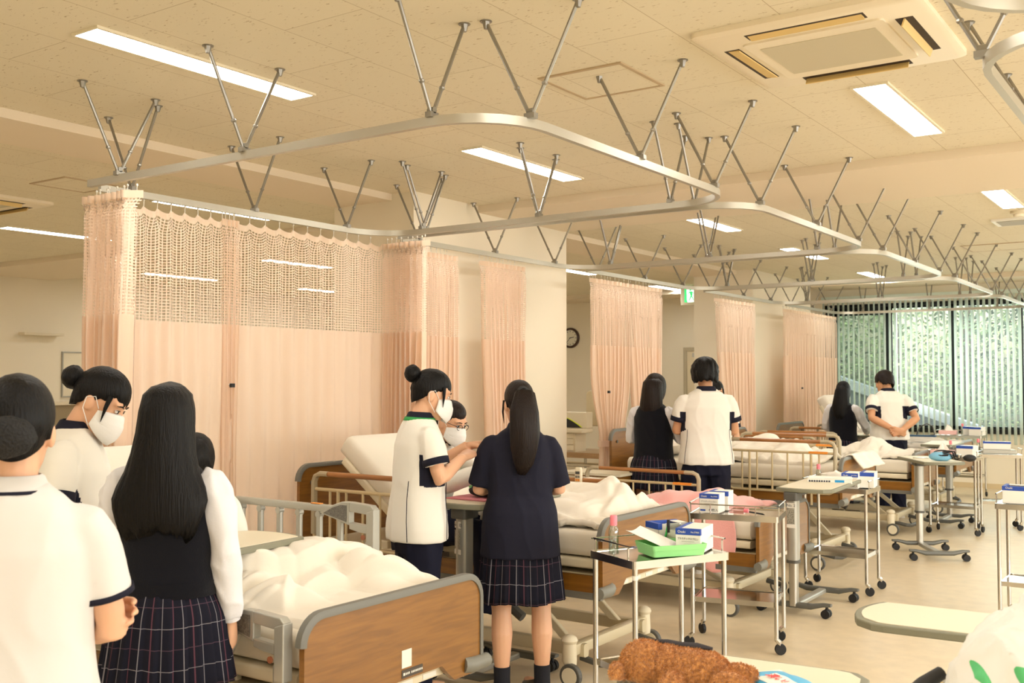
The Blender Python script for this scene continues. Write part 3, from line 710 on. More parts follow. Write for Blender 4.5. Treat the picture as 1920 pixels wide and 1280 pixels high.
# ------------------------------------------------------------------ bedding
def fold(x, y, s, k=7):
    wx = x + .25 * nz(x * 2 + s, y * 2, s); wy = y + .25 * nz(x * 2, y * 2 + s, s + 4)
    r = 1 - abs(nz(wx * k * .5, wy * k * .35, s)); r2 = 1 - abs(nz(wx * k, wy * k * 1.1, s + 9))
    return .115 * abs(nz(wx * k * .38, wy * k * .36, s)) ** .7 + .05 * abs(nz(wx * k * .9 + 4, wy * k * .8, s + 9)) ** .8 - .014 * (1 - abs(nz(wx * k * .7 + 7, wy * k * .5, s + 2))) ** 9 + .010 * nz(wx * k * 2.2, wy * k * 1.6, s + 5) - .03
def quilt(name, label, cat, x0, x1, y0, y1, z0, h, m, seed=0, over0=0, over1=0, nu=90, nv=70, th=.03, group=None, amp=1.0, edge=.10, zlim=None):
    cx, cy = (x0 + x1) / 2, (y0 + y1) / 2
    L = y1 - y0 + over0 + over1
    def fn(u, v):
        u = min(max(u, 0), 1)
        x = x0 + (x1 - x0) * u + .05 * nz(v * 3, seed) ; s = -over0 + L * v + .06 * nz(u * 4, seed + 3)
        y = y0 + s; drop = 0
        if s < 0: drop = -s; y = y0 - .03 - .02 * math.sin(x * 14 + seed) * min(1, drop * 6)
        W = y1 - y0
        if s > W: drop = s - W; y = y1 + .03 + .02 * math.sin(x * 14 + seed) * min(1, drop * 6)
        e = min(u, 1 - u); ee = min(1, e / edge)
        z = z0 + h(x, y) * (ee ** .5) + amp * fold(x, y, seed) * (1 if drop == 0 else .2) - drop + .02
        if drop == 0: z = max(z, z0 + .028)
        return Vector((x - cx, y - cy, z))
    b = B(); b.grid(fn, nu, nv)
    o = b.build(name, m, None, smooth=True, auto=False)
    mo = o.modifiers.new('solid', 'SOLIDIFY'); mo.thickness = th; mo.offset = -1
    o.location = (cx, cy, 0); tag(o, label, cat, group); return o
def bump(px, py, rx, ry, a): return lambda x, y: a * math.exp(-((x - px) / rx) ** 2 - ((y - py) / ry) ** 2)
def hsum(*f): return lambda x, y: sum(g(x, y) for g in f)
quilt('quilt', 'crumpled white quilt heaped on the nearest bed over the patient', 'quilt', -3.82, -2.62, 2.56, 3.36, .74, hsum(bump(-3.35, 3.0, .42, .3, .06), bump(-2.95, 3.15, .3, .2, .09), bump(-3.05, 2.7, .35, .16, .05), lambda x, y: .075 * max(0, min(1, (-2.98 - .28 * (3.3 - y) + .05 * math.sin(y * 9) - x) / .035)), lambda x, y: -.05 * max(0, min(1, (x + 2.80 - .16 * math.sin(y * 6)) / .03))), M_quilt, 3, over0=.10, over1=.05, amp=.95, nu=150, nv=110)
quilt('quilt', 'creamy white quilt spread over the second bed, behind its wooden footboard', 'quilt', -3.55, -2.72, 4.72, 5.52, .81, hsum(bump(-3.2, 5.15, .5, .35, .13), bump(-2.85, 5.35, .3, .2, .06)), M_quilt, 11, amp=1.0)
quilt('blanket', 'pink blanket draped over the low bed and hanging down its near side', 'blanket', -3.70, -2.78, 6.66, 7.5, .65, hsum(bump(-3.2, 7.15, .4, .3, .10)), M_pinkb, 5, over0=.34, amp=.6, th=.012)
quilt('quilt', 'rumpled white quilt behind the rails of the bed with the draped footboard', 'quilt', -4.05, -2.9, 8.72, 9.5, .87, hsum(bump(-3.4, 9.1, .5, .3, .12), bump(-3.7, 8.9, .16, .2, .08)), M_quilt, 21, over0=.05, amp=1.3)
quilt('quilt', 'white quilt folded at the foot of the far bed behind the bedside table', 'quilt', -3.6, -2.78, 11.1, 11.85, .77, hsum(bump(-3.2, 11.5, .3, .3, .16)), M_quilt, 33, amp=.8)
quilt('quilt', 'pale grey quilt with a knee shaped hump on the furthest bed', 'quilt', -4.1, -2.7, 13.2, 14.0, .77, hsum(bump(-3.75, 13.5, .2, .25, .20), bump(-3.3, 13.6, .3, .25, .08)), M_greyq, 41, amp=.9)
def pillow(loc, rot, label, sz=(.42, .60, .14)):
    b = B()
    def fn(u, v, s):
        a, c = u * 2 - 1, v * 2 - 1
        e = (1 - abs(a) ** 3.2) * (1 - abs(c) ** 3.2)
        return Vector((a * sz[0] / 2 * (1 - .06 * c * c), c * sz[1] / 2 * (1 - .06 * a * a), s * (sz[2] / 2) * max(0, e) ** .55 + .006 * nz(a * 4, c * 4, s)))
    b.grid(lambda u, v: fn(u, v, 1), 24, 24); b.grid(lambda u, v: fn(1 - u, v, -1), 24, 24)
    o = b.build('pillow', M_quilt, None, smooth=True, auto=False); o.location = loc; o.rotation_euler = rot
    tag(o, label, 'pillow', 'white pillows'); return o
pillow((-4.40, 9.12, .95), (0, math.radians(-12), 0), 'white pillow at the head of the bed behind the two standing people')
pillow((-4.33, 7.12, .73), (0, math.radians(-10), .1), 'white pillow on the low bed behind the rail with the hand control')
# cloth over the footboard of the fourth bed
def drape(u, v):
    s = (u - .62) * .50; y = 9.16 + (v - .5) * .62 + .10 * (1 - u) * (v - .2); x = -2.65
    r = .03; top = .945
    if s < -.04: x2, z = x - .035 + .02 * nz(v * 4, u * 2), top - (-s - .04) * .55; x2 += (s + .04) * .6
    elif s > .04: x2, z = x + .035 + (s - .04) * .55 + .012 * math.sin(v * 20), top - (s - .04) * .62
    else: x2, z = x + s * .9, top + .018 - 6 * s * s
    return Vector((x2 - (-2.65), y - 9.1, z + .012 * nz(u * 5, v * 6)))
o = B().grid(drape, 26, 30).build('towel', M_quilt, None, smooth=True, auto=False, solid=.012); o.location = (-2.65, 9.1, 0)
tag(o, 'white cloth draped over the pale footboard of the raised bed', 'towel')
# hand control hooked on the low bed rail
rc = thing('hand_control', (-3.95, 6.575, .80), 'cream bed hand control hooked on the low bed rail', 'remote control')
B().rings([[(x, y, z) for x, y in rrect(w_, d_, .012, 3)] for w_, d_, z in ((.045, .022, 0), (.055, .028, .02), (.06, .03, .13), (.05, .026, .155))]).build('handset', M_cream, rc, smooth=True)
B().box(-.018, .018, -.0165, -.0150, .105, .125).build('display', M_dgrey, rc)
for k in range(6): B().box(-.018 + .02 * (k % 2), -.002 + .02 * (k % 2), -.0175, -.0145, .03 + .024 * (k // 2), .046 + .024 * (k // 2)).build('button', (M_bluel, M_warn, M_grey)[k // 2], rc)

# ------------------------------------------------------------------ stainless trolleys
def trolley(loc, rz, label, w=.56, d=.38, h=.80, cols=None, shelf=.30, guard=True, stick=False, gy=1):
    t = thing('instrument_trolley', (loc[0], loc[1], 0), label, 'trolley', rz, 'stainless steel instrument trolleys')
    x, y = w / 2, d / 2
    b = B(); b.rings([[(u, v, z) for u, v in rrect(w - s * 2, d - s * 2, .012, 2)] for s, z in ((0, h - .035), (0, h), (.006, h), (.010, h - .006))]); b.build('top_tray', M_chrome, t)
    b = B(); b.rings([[(u, v, z) for u, v in rrect(w - .05 - s * 2, d - .05 - s * 2, .01, 2)] for s, z in ((0, shelf - .03), (0, shelf), (.005, shelf), (.009, shelf - .006))]); b.build('lower_shelf', M_chrome, t)
    for sx in (-1, 1):
        for sy in (-1, 1):
            px, py = sx * (x - .02), sy * (y - .02)
            lg = B().cyl((px, py, .10), (px, py, h - .03), .0125, n=12).build('leg', M_chrome, t, smooth=True)
            a = rnd.uniform(0, 6.28); dx, dy = .022 * math.cos(a), .022 * math.sin(a)
            f = B(); f.cyl((px, py, .085), (px, py, .10), .013, n=10); f.tube([(px, py, .088), (px + dx * .6, py + dy * .6, .075), (px + dx, py + dy, .04)], [.014, .016, .008], 8)
            f.build('caster_fork', M_chrome, lg)
            n_ = Vector((-dy, dx, 0)).normalized()
            c_ = Vector((px + dx, py + dy, .033)); B().cyl(c_ - n_ * .011, c_ + n_ * .011, .033, n=18).build('wheel', M_black, lg, bev=.004)
            if stick and sx == -1 and sy == -1: B().cyl((px, py - .0, h - .085), (px, py, h - .065), .0131, n=12).build('sticker', M_lab, lg)
    if guard:
        for sx in (-1, 1):
            xx = sx * (x - .004)
            B().tube([(xx, -y + .05, h - .01), (xx, -y + .05, h + .05), (xx, -y + .03, h + .06), (xx, y - .03, h + .06), (xx, y - .05, h + .05), (xx, y - .05, h - .01)], .004, 7).build('guard_rail', M_chrome, t, smooth=True)
        B().tube([(-x + .01, gy * (y - .004), h + .055), (x - .01, gy * (y - .004), h + .055)], .004, 7).build('guard_rail', M_chrome, t, smooth=True)
        for q in (-.5, .5): B().tube([(q * x, gy * (y - .002), h - .02), (q * x, gy * (y - .002), h + .055)], .0035, 6).build('guard_post', M_chrome, t)
    return t
TR = {}
TR[1] = trolley((-2.20, 4.39), math.radians(63), 'stainless trolley at the second bed foot, carrying the green tray', w=.54, d=.36, stick=True)
TR[2] = trolley((-2.47, 5.99), math.radians(13), 'stainless trolley in front of the pink blanket, carrying a blue and white box', w=.53, d=.38, gy=-1)
TR[3] = trolley((-2.46, 8.0), math.radians(0), 'stainless trolley right behind the table marked No. 2', w=.50, d=.36, h=.785)
TR[4] = trolley((-2.37, 11.6), math.radians(0), 'stainless trolley behind the far bedside table with the blood pressure cuff', w=.48, d=.36)
TR[5] = trolley((-2.07, 12.22), math.radians(17), 'stainless trolley with a box on a tray, against the pale wall under the window', w=.46, d=.34)
TR[6] = trolley((-.98, 7.5), math.radians(0), 'stainless trolley cut off by the photo right edge above the plastic bag', w=.56, d=.38)
TR[7] = trolley((-3.05, 15.3), math.radians(0), 'furthest stainless trolley directly under the window, carrying a tissue box', w=.60, d=.38, h=.84)

# ------------------------------------------------------------------ overbed tables
M_ttop = mat('cream_laminate', (226, 216, 190), .45, spec=.35); M_tedge = mat('table_edge_grey', (128, 126, 106), .5)
def table_poly(L, W, bow=.05, r=.05, n=8):
    P = []
    for k in range(n + 1):
        u = -W / 2 + r + (W - 2 * r) * k / n; P.append((L / 2 - bow * (2 * u / W) ** 2, u))
    P += [(L / 2 - bow - r * .6, W / 2 - .004), (L / 2 - bow - r * 1.4, W / 2)]
    Q = [(-x, -y) for x, y in P]
    return P + Q
def overbed(name, loc, rz, label, L=.83, W=.42, h=.85, col=(-.30, 0), base_rz=0, num=None, base=True, bow=.05, face=0, link=.50):
    t = thing(name, (loc[0], loc[1], 0), label, 'table', rz, 'overbed tables on castors')
    P = table_poly(L, W, bow); Pi = [(x * (1 - .022 / L * 2) , y * (1 - .02 / W * 2)) for x, y in P]
    tp = B().prism(P, lambda u, v, k: (u, v, h - .028 + .026 * k)).build('table_top', M_tedge, t, bev=.005)
    B().prism(Pi, lambda u, v, k: (u, v, h - .003 + .0035 * k)).build('laminate', M_ttop, tp)
    if not base: return t
    R = Matrix.Rotation(base_rz, 4, 'Z') ; T = Matrix.Translation((col[0], col[1], 0)) @ R
    def bm(): b = B(); b.M = T; return b
    b = bm(); b.rings([[(u, v, z) for u, v in rrect(.085, .075, .025, 4)] for z in (.36, h - .06)]); c = b.build('column', M_silver, t, smooth=True)
    b = bm(); b.rings([[(u, v, z) for u, v in rrect(.065, .056, .018, 4)] for z in (.06, .37)]); b.build('inner_column', M_alu, t, smooth=True)
    b = bm(); b.rings([[(u, v, z) for u, v in rrect(.093, .083, .028, 4)] for z in (.35, .37)]); b.build('collar', M_dgrey, c)
    b = bm(); b.rings([[(u, v, z) for u, v in rrect(.13, .10, .02, 3)] for z in (h - .085, h - .028)]); b.rings([[(x, v, z) for v, z in ((-.03, h - .06), (.03, h - .06), (.03, h - .028), (-.03, h - .028))] for x in (-.05, .30)]); b.build('top_bracket', M_dgrey, t, bev=.006)
    b = bm(); b.rings([[(x, u, .062 + v) for u, v in rrect(.06, .035, .01, 2)] for x in (-.02, link)]); b.build('base_link', M_silver, t)
    for x in (0, link):
        b = bm()
        b.rings([[(x + u * k2, y, z + v * k3) for u, v in rrect(.055, .036, .012, 3)] for y, z, k2, k3 in ((-.255, .088, .8, .5), (-.20, .085, 1, .7), (-.12, .066, 1.05, 1), (.12, .066, 1.05, 1), (.20, .085, 1, .7), (.255, .088, .8, .5))])
        f = b.build('foot_bar', mat('base_grey', (104, 104, 98), .4, metal=.3), t, smooth=True)
        for y in (-.225, .225):
            b = bm(); b.cyl((x - .03, y + .004, .03), (x - .006, y + .004, .03), .03, n=14); b.cyl((x + .006, y + .004, .03), (x + .03, y + .004, .03), .03, n=14); b.cyl((x, y, .03), (x, y, .075), .01, n=8); b.build('caster', M_black, f)
    if num:
        T = Matrix.Translation((col[0], col[1], 0)) @ Matrix.Rotation(face, 4, 'Z')
        b = bm(); b.box(-.028, .028, -.0435, -.0425, h - .135, h - .10); b.build('number_label', M_lab, c)
        text('number_lettering', num, .026, M_ink, c, T @ Vector((0, -.0440, h - .118)), (PI / 2, 0, face))
        b = bm(); b.box(-.028, .022, -.0435, -.0428, h - .24, h - .145); b.build('spec_label', mat('spec_label', (150, 146, 132), .5, var=.35, bscale=140), c)
        b = bm(); b.box(-.03, .03, -.0435, -.0428, h - .27, h - .245); b.build('blank_label', M_lab, c)
    return t
overbed('overbed_table', (-2.42, 7.38), PI / 2, 'overbed table marked No. 2 with a book lying on it, beside the pink blanket', L=.94, W=.43, h=.86, col=(-.42, .05), num='No. 2', face=-PI / 2, link=.62)
overbed('overbed_table', (-2.26, 10.0), math.radians(119), 'overbed table holding the blue blood pressure cuff', L=.80, W=.42, h=.875, col=(.28, .02), base_rz=PI, link=.58)
overbed('overbed_table', (-2.62, 12.2), PI / 2, 'empty overbed table half hidden behind the one with the blood pressure cuff', L=.80, W=.40, h=.90, col=(.30, 0), base_rz=PI, link=.55)
overbed('overbed_table', (-3.31, 4.66), PI / 2, 'overbed table marked No. 10 reaching over the second bed', L=.84, W=.42, h=.96, col=(-.31, 0), num='No. 10', face=-PI / 2 - .35, link=.5)
overbed('overbed_table', (-3.33, 2.68), PI / 2, 'overbed table across the nearest bed, edge on beside the white sleeve', L=.84, W=.41, h=.95, col=(-.38, 0), base_rz=0)
overbed('overbed_table', (-.56, 3.71), PI, 'empty overbed table at the lower right, plastic bag in front of it', L=1.05, W=.42, h=.80, col=(-.40, 0), base_rz=0, bow=.07)
overbed('overbed_table', (-1.11, 2.72), 0, 'overbed table at the bottom edge carrying the brown teddy bear', L=.62, W=.50, h=.78, col=(.0, .0), base_rz=PI / 2, bow=.04)
overbed('overbed_table', (-3.72, 13.05), PI / 2 + .5, 'overbed table in front of the far girl in the dark vest', L=.84, W=.42, h=.93, col=(-.30, 0))
# ------------------------------------------------------------------ things on trolleys and tables
M_box = mat('box_white', (240, 236, 226), .5); M_paper = mat('white_paper', (244, 240, 230), .8)
M_green = mat('green_tray', (150, 222, 142), .45)
M_clear = clear_mat('clear_plastic', (236, 240, 236), .22)
M_pinkclear = clear_mat('pink_clear_plastic', (252, 222, 224), .25)
def world_of(tr, x, y, z):
    a = tr.rotation_euler.z; return (tr.location.x + x * math.cos(a) - y * math.sin(a), tr.location.y + x * math.sin(a) + y * math.cos(a), z)
def apron_box(loc, rz, label, w=.115, d=.23, h=.112, opened=False, detail=True):
    t = thing('apron_box', loc, label, 'box', rz, 'blue and white apron boxes')
    if opened:
        b = B().box(-w/2, w/2, -d/2, d/2, 0, .004).box(-w/2, -w/2+.003, -d/2, d/2, 0, h).box(w/2-.003, w/2, -d/2, d/2, 0, h).box(-w/2, w/2, -d/2, -d/2+.003, 0, h).box(-w/2, w/2, d/2-.003, d/2, 0, h).box(-w/2, w/2, d/2-.05, d/2, h-.003, h)
    else: b = B().box(-w/2, w/2, -d/2, d/2, 0, h)
    bo = b.build('carton', M_box, t)
    e = .0012
    B().box(-w/2-e, w/2+e, -d/2-e, -d/2+.02, h*.76, h+e).build('blue_band', M_bluel, bo)
    B().box(-w/2-e, -w/2+.02, -d/2+.02, d/2+e, h*.0, h+e).build('blue_side', M_bluel, bo)
    B().box(-w/2-e*2, -w/2+.01, -d/2+.05, -d/2+.11, h*.25, h*.75).build('side_window', M_box, bo)
    if detail:
        y = -d/2 - e - .0012; R = (PI/2, 0, 0)
        text('lettering', 'Osaki', .016, M_box, bo, (-w*.26, y, h*.88), R)
        text('lettering', 'No.57005', .010, M_box, bo, (w*.29, y, h*.88), R)
        text('lettering', 'プラスチックエプロン', .0125, M_ink, bo, (0, y, h*.60), R, .80)
        text('lettering', '60枚入', .019, M_ink, bo, (w*.25, y, h*.16), R)
        B().prism(rrect(.034, .010, .005, 3, -w*.32, h*.14), lambda u, v, k: (u, y + .0008 * k, v)).build('pill_mark', M_bluel, bo)
        B().prism(rrect(.034, .014, .006, 3, 0, h*.40), lambda u, v, k: (u, y + .0008 * k, v)).build('oval_mark', M_lab, bo)
        B().box(-.03, .03, y, y+.0008, h*.495, h*.505).build('underline', M_grey, bo)
        text('lettering', 'M', .05, M_box, bo, (-w/2 - e - .0012, -d/2 + .08, h*.5), (PI/2, 0, -PI/2))
    return t
def bottle(loc, label, s=1.0):
    t = thing('spray_bottle', loc, label, 'bottle', 0, 'pink capped bottles')
    b = B(); b.rings([[(r * math.cos(2*PI*k/16), r * math.sin(2*PI*k/16), z) for k in range(16)] for r, z in ((.018*s, 0), (.021*s, .004), (.021*s, .085*s), (.019*s, .1*s), (.012*s, .112*s), (.012*s, .118*s))]); b.build('bottle_body', M_clear, t, smooth=True)
    B().rings([[(r * math.cos(2*PI*k/16), r * math.sin(2*PI*k/16), z) for k in range(16)] for r, z in ((.0145*s, .114*s), (.0145*s, .15*s), (.012*s, .154*s))]).build('cap', M_pinkc, t, smooth=True)
    B().rings([[(.0175*s * math.cos(2*PI*k/16), .0175*s * math.sin(2*PI*k/16), z) for k in range(16)] for z in (.005, .06*s)]).build('liquid', clear_mat('clear_liquid', (226, 232, 230), .1) if 'lq' not in MATS else MATS['lq'], t, smooth=True)
    return t
def tissue_box(loc, rz, label, col=(246, 196, 190)):
    t = thing('tissue_box', loc, label, 'tissue box', rz, 'pink tissue boxes')
    B().box(-.115, .115, -.055, .055, 0, .055).build('carton', mat('tissue_carton', col, .6), t, bev=.002)
    def fn(u, v): 
        a = u * 2 * PI; r = .05 * (1 - v) ** .7 * (1 + .35 * math.sin(3 * a + 1)) + .004
        return Vector((r * math.cos(a), r * .5 * math.sin(a), .054 + .075 * v + .012 * math.sin(2 * a) * v))
    B().grid(fn, 24, 8).build('tissue', M_paper, t, smooth=True, auto=False)
    return t
TH = .80
# first trolley
w = lambda n, x, y, dz=0: world_of(TR[n], x, y, TR_H.get(n, TH) + .001 + dz)
TR_H = {7: .84, 3: .785}
rz1 = math.radians(63)
def tray(loc, rz, label, sx=.21, sy=.15, h=.055):
    t = thing('letter_tray', loc, label, 'tray', rz)
    b = B(); o_ = rrect(sx, sy, .012, 3); 
    k = lambda s, z: [(x * s, y * (1 - (1 - s) * sx / sy), z) for x, y in o_]
    b.rings([k(.94, 0), k(.98, h * .55), k(1.0, h * .55), k(1.03, h), k(1.0, h), k(.96, h * .5), k(.92, .004)]); b.build('tray_body', M_green, t, smooth=True); return t
tray(w(1, .01, -.075), rz1 - .18, 'light green tray on the near trolley with a sheet of paper in it', .27, .19, .052)
pp = B().sheet(lambda u, v: Vector(((u - .5) * .17, (v - .5) * .22, .06 * v - .012 * math.sin(PI * u))), 8, 8, .0015).build('paper_sheet', M_paper, None, smooth=True, auto=False)
pp.location = w(1, -.03, .0, .035); pp.rotation_euler = (math.radians(4), 0, rz1 + .55); tag(pp, 'loose white sheet of paper sticking out of the light green tray', 'paper')
apron_box(w(1, .165, -.055), 0.16, 'blue and white apron box at the right of the light green tray')
apron_box(w(1, .14, .125), -.55, 'opened blue and white apron box behind the light green tray', opened=True, detail=False, d=.17)
bottle(w(1, -.235, .03), 'pink capped clear bottle on the near trolley, left of the green tray', 1.15)
j = thing('lanyard_case', w(1, .105, .03), 'clear card case with a green lanyard between the tray and boxes', 'card case', .2)
B().box(-.035, .035, -.012, .012, 0, .12).build('case', M_clear, j, bev=.004)
B().box(-.028, .028, -.004, .004, .004, .085).build('card', mat('card_pale', (232, 232, 196), .6), j)
B().tube([(-.02, -.014, .122), (-.03, -.018, .07), (-.045, -.022, .025), (-.03, -.024, .008)], .005, 6).build('lanyard', mat('lanyard_green', (40, 168, 70), .6), j)
B().tube([(-.02, -.012, .135), (-.022, -.016, .075)], .008, 6).build('lanyard_clip', M_black, j)
# second trolley
apron_box(w(2, -.14, -.085), .12, 'blue and white apron box on the trolley in front of the pink blanket', d=.14)
apron_box(w(2, -.115, .085), .16, 'second apron box tucked behind the front one on the same trolley', detail=False, d=.14)
b2 = thing('lying_bottle', w(2, .02, -.13, .0), 'small pink clear bottle lying beside the apron box', 'bottle', .1)
B().rings([[(x, .022 * math.cos(2*PI*k/14), .022 + .022 * math.sin(2*PI*k/14)) for k in range(14)] for x in (-.05, .04)]).build('bottle_body', M_pinkclear, b2, smooth=True)
B().cyl((.04, 0, .022), (.065, 0, .022), .013, n=12).build('cap', M_pinkc, b2)
pn = thing('pen', w(2, .13, -.11), 'black pen lying on the trolley in front of the pink blanket', 'pen', -.5)
B().tube([(-.07, 0, .006), (.05, 0, .006), (.07, 0, .004)], [.005, .005, .001], 8).build('barrel', M_black, pn)
# third trolley and the No. 2 table
apron_box(w(3, .10, -.06), .15, 'blue and white apron box on the trolley behind the No. 2 table')
apron_box(w(3, .19, .07), .15, 'white side of an apron box at the back right of that trolley', detail=False, w=.10)
bottle(w(3, -.19, .05), 'pink capped bottle on the trolley behind the No. 2 table')
tray(w(3, -.06, .0), 0, 'pale green tray under crumpled tissues behind the open book', .24, .2, .04)
def lump(name, label, cat, loc, sx, sy, sz, m, seed):
    b = B(); b.ell((0, 0, sz * .5), (sx / 2, sy / 2, sz / 2), 24, 14)
    for p in b.v:
        k = 1 + .3 * nz(p.x * 22 + seed, p.y * 22, p.z * 22); p.x *= k; p.y *= k; p.z = max(0, p.z * (1 + .35 * nz(p.x * 30, p.y * 30, seed)))
    o = b.build(name, m, None, smooth=True); o.location = loc; return tag(o, label, cat)
lump('tissue_pile', 'crumpled white tissues on the pale green tray behind the open book', 'tissue', w(3, -.05, .0, .03), .22, .13, .075, M_paper, 3)
bk = thing('book', (-2.41, 7.58, .852), 'thick white book with a blue spine block on the No. 2 table', 'book', math.radians(16))
B().box(-.15, .15, -.11, .11, .004, .024).build('pages', M_paper, bk); B().box(-.155, .155, -.115, .115, 0, .004).box(-.155, .155, -.115, .115, .024, .028).box(-.155, .155, -.117, -.112, 0, .028).build('cover', M_box, bk)
B().box(.035, .10, -.1185, -.1165, .003, .0255).build('blue_spine', mat('spine_blue', (40, 150, 210), .5), bk)
for k in range(9): B().box(-.145 + .017 * k, -.133 + .017 * k, -.1185, -.1165, .009, .021).build('spine_lettering', M_ink, bk)
B().box(-.15, .15, .0, .11, .028, .034).build('open_page', M_paper, bk)
# far tables
cf = thing('blood_pressure_cuff', (-2.12, 9.78, .877), 'blue blood pressure cuff with coiled black hose on the far overbed table', 'blood pressure cuff', .3)
b = B(); b.ell((0, 0, .04), (.10, .055, .042), 18, 10)
for p in b.v: p.z = max(.0, p.z + .008 * nz(p.x * 30, p.y * 30))
b.build('cuff', mat('cuff_blue', (128, 186, 216), .8, bump=.3, bscale=60), cf, smooth=True)
for k in range(4): B().tube([Vector((.02 + .02 * k + .075 * math.cos(a), .055 * math.sin(a) * (1 - .1 * k), .07 + .02 * math.sin(a * 1 + k) - .045 * (math.cos(a) > .6))) for a in [i * PI / 9 + k for i in range(16)]], .006, 6).build('hose', M_black, cf, smooth=True)
b = B(); b.ell((.235, -.03, .032), (.055, .033, .032), 14, 8); b.build('bulb', M_black, cf, smooth=True)
B().cyl((.15, .0, .03), (.15, .0, .06), .025, n=14).build('gauge', M_chrome, cf)
scs = thing('scissors', (-2.33, 9.93, .877), 'small steel scissors at the left end of the far overbed table', 'scissors', .5)
B().tube([(-.06, 0, .006), (.05, .02, .006)], .004, 6).tube([(-.06, .02, .008), (.05, 0, .008)], .004, 6).build('blade', M_chrome, scs)
for s in (0, .03): B().tube([(.055 + .018 * math.cos(a * PI / 5), s - .005 + .015 * math.sin(a * PI / 5), .007) for a in range(11)], .0035, 6).build('handle', M_chrome, scs)
tissue_box(w(4, -.13, .03), 0, 'pink tissue box on the trolley behind the blood pressure cuff')
bottle(w(4, -.06, .08), 'pink capped bottle between tissue box and apron box, behind the cuff')
apron_box(w(4, .12, .0), -.1, 'apron box on the trolley behind the blood pressure cuff', detail=False, w=.16, d=.2)
tb = thing('tool_tray', w(5, .01, .0), 'flat grey tray under the apron box on the trolley by the wall', 'tray', math.radians(17)); B().box(-.17, .17, -.11, .11, 0, .045).build('tray_body', M_silver, tb, bev=.01)
apron_box(w(5, .0, .02, .048), math.radians(12), 'apron box lying on the grey tray by the pale wall', detail=False, w=.27, d=.12, h=.08)
bottle(w(5, -.18, .05), 'pink capped bottle on the trolley by the pale wall')
apron_box(w(6, -.07, -.06), .02, 'open apron box on the trolley at the photo right edge', opened=True, detail=False, w=.34, d=.18, h=.11)
text('lettering', 'Osaki', .018, M_box, [o for o in D.objects if o.parent is None and o.get('label') == 'open apron box on the trolley at the photo right edge'][0], (-.13, -.0925, .10), (PI/2, 0, 0))
ap = B().sheet(lambda u, v: Vector(((u - .5) * .24, (v - .5) * .13, .012 * math.sin(3 * u) + .006 * nz(u * 5, v * 5))), 12, 8, .003).build('folded_apron', mat('apron_beige', (222, 194, 140), .8), None, smooth=True, auto=False); ap.location = w(6, -.05, -.06, .085); tag(ap, 'beige folded plastic apron inside the open box at the right edge', 'apron')
tissue_box(w(7, -.16, -.02), .05, 'pink tissue box on the furthest trolley under the window')
bottle(w(7, .03, -.03), 'pink capped bottle on the furthest trolley under the window')
apron_box(w(7, .09, .06), .1, 'left one of two apron boxes on the furthest trolley', detail=False, w=.12)
apron_box(w(7, .22, -.04), -.1, 'right one of two apron boxes on the furthest trolley', detail=False, w=.15)
# table No. 10: pink cloth, green tray, black pouch, board
B10 = .962
bb = thing('clipboard', (-3.34, 4.56, B10), 'pink clipboard on the No. 10 table', 'clipboard', PI / 2); B().box(-.17, .17, -.13, .13, 0, .006).build('board', mat('board_pink', (214, 130, 140), .6), bb); B().box(.14, .165, -.05, .05, .006, .014).build('clip', M_chrome, bb)
lump('pencil_pouch', 'black pouch lying on the pink clipboard', 'pouch', (-3.30, 4.52, B10 + .007), .22, .11, .06, mat('black_cloth', (30, 30, 32), .8), 6)
tray((-3.46, 4.80, B10), .2, 'green tray under the pink cloth on the No. 10 table', .22, .16, .05)
lump('folded_cloth', 'pink folded cloth on the green tray beside the seated woman', 'cloth', (-3.42, 4.80, B10 + .03), .24, .16, .11, M_pinkb, 9)
# blood pressure kit on the far bed
k2 = thing('stethoscope', (-3.05, 13.35, .90), 'looped dark stethoscope tube on the far bed behind the man with hands clasped', 'stethoscope')
B().tube([(-.12, 0, .02), (-.08, 0, .12), (.0, 0, .16), (.07, 0, .13), (.09, 0, .03), (.0, .02, .01), (-.2, .02, .015)], .008, 6).build('tube', M_dgrey, k2, smooth=True)
B().box(-.22, .10, -.03, .06, 0, .02).build('cuff', mat('cuff_dark', (60, 90, 120), .8), k2)

# ------------------------------------------------------------------ corner beyond the column: printer desk, paper dispenser
ds = thing('equipment_desk', (-6.55, 10.6, 0), 'wood topped desk with steel rails seen past the column edge', 'desk')
B().box(-.9, .9, -.35, .35, .70, .76).build('desk_top', wood('desk_wood', (150, 116, 76), (176, 140, 96)), ds)
for x in (-.8, .1, .8):
    for y in (-.3, .3): B().cyl((x, y, 0), (x, y, .70), .018, n=8).build('leg', M_chrome, ds)
B().tube([(-.85, -.33, .62), (.85, -.33, .62)], .02, 8).build('front_rail', M_chrome, ds)
B().tube([(-.85, -.33, .50), (.85, -.33, .50)], .012, 8).build('lower_rail', M_chrome, ds)
B().box(-.85, .85, -.3, .3, .30, .32).build('lower_shelf', M_dgrey, ds)
du = thing('drawer_unit', (-6.55, 10.45, .76), 'cream small drawer unit on the wood topped desk', 'drawers')
B().box(-.42, .3, -.12, .12, 0, .22).build('cabinet', M_cream, du)
for k in range(3):
    for x in (-.38, -.02): 
        q = B().box(x, x + .30, -.13, -.12, .015 + .07 * k, .075 + .07 * k).build('drawer', M_cream, du, bev=.003); B().box(x + .11, x + .19, -.136, -.13, .05 + .07 * k, .06 + .07 * k).build('pull', M_dgrey, q)
pr = thing('printer', (-6.5, 10.42, .981), 'cream desktop printer with yellow lined dark opening on the drawer unit', 'printer')
B().box(-.34, .36, -.13, .13, .0, .05).box(-.34, .36, -.02, .13, .05, .24).build('housing', M_cream, pr, bev=.01)
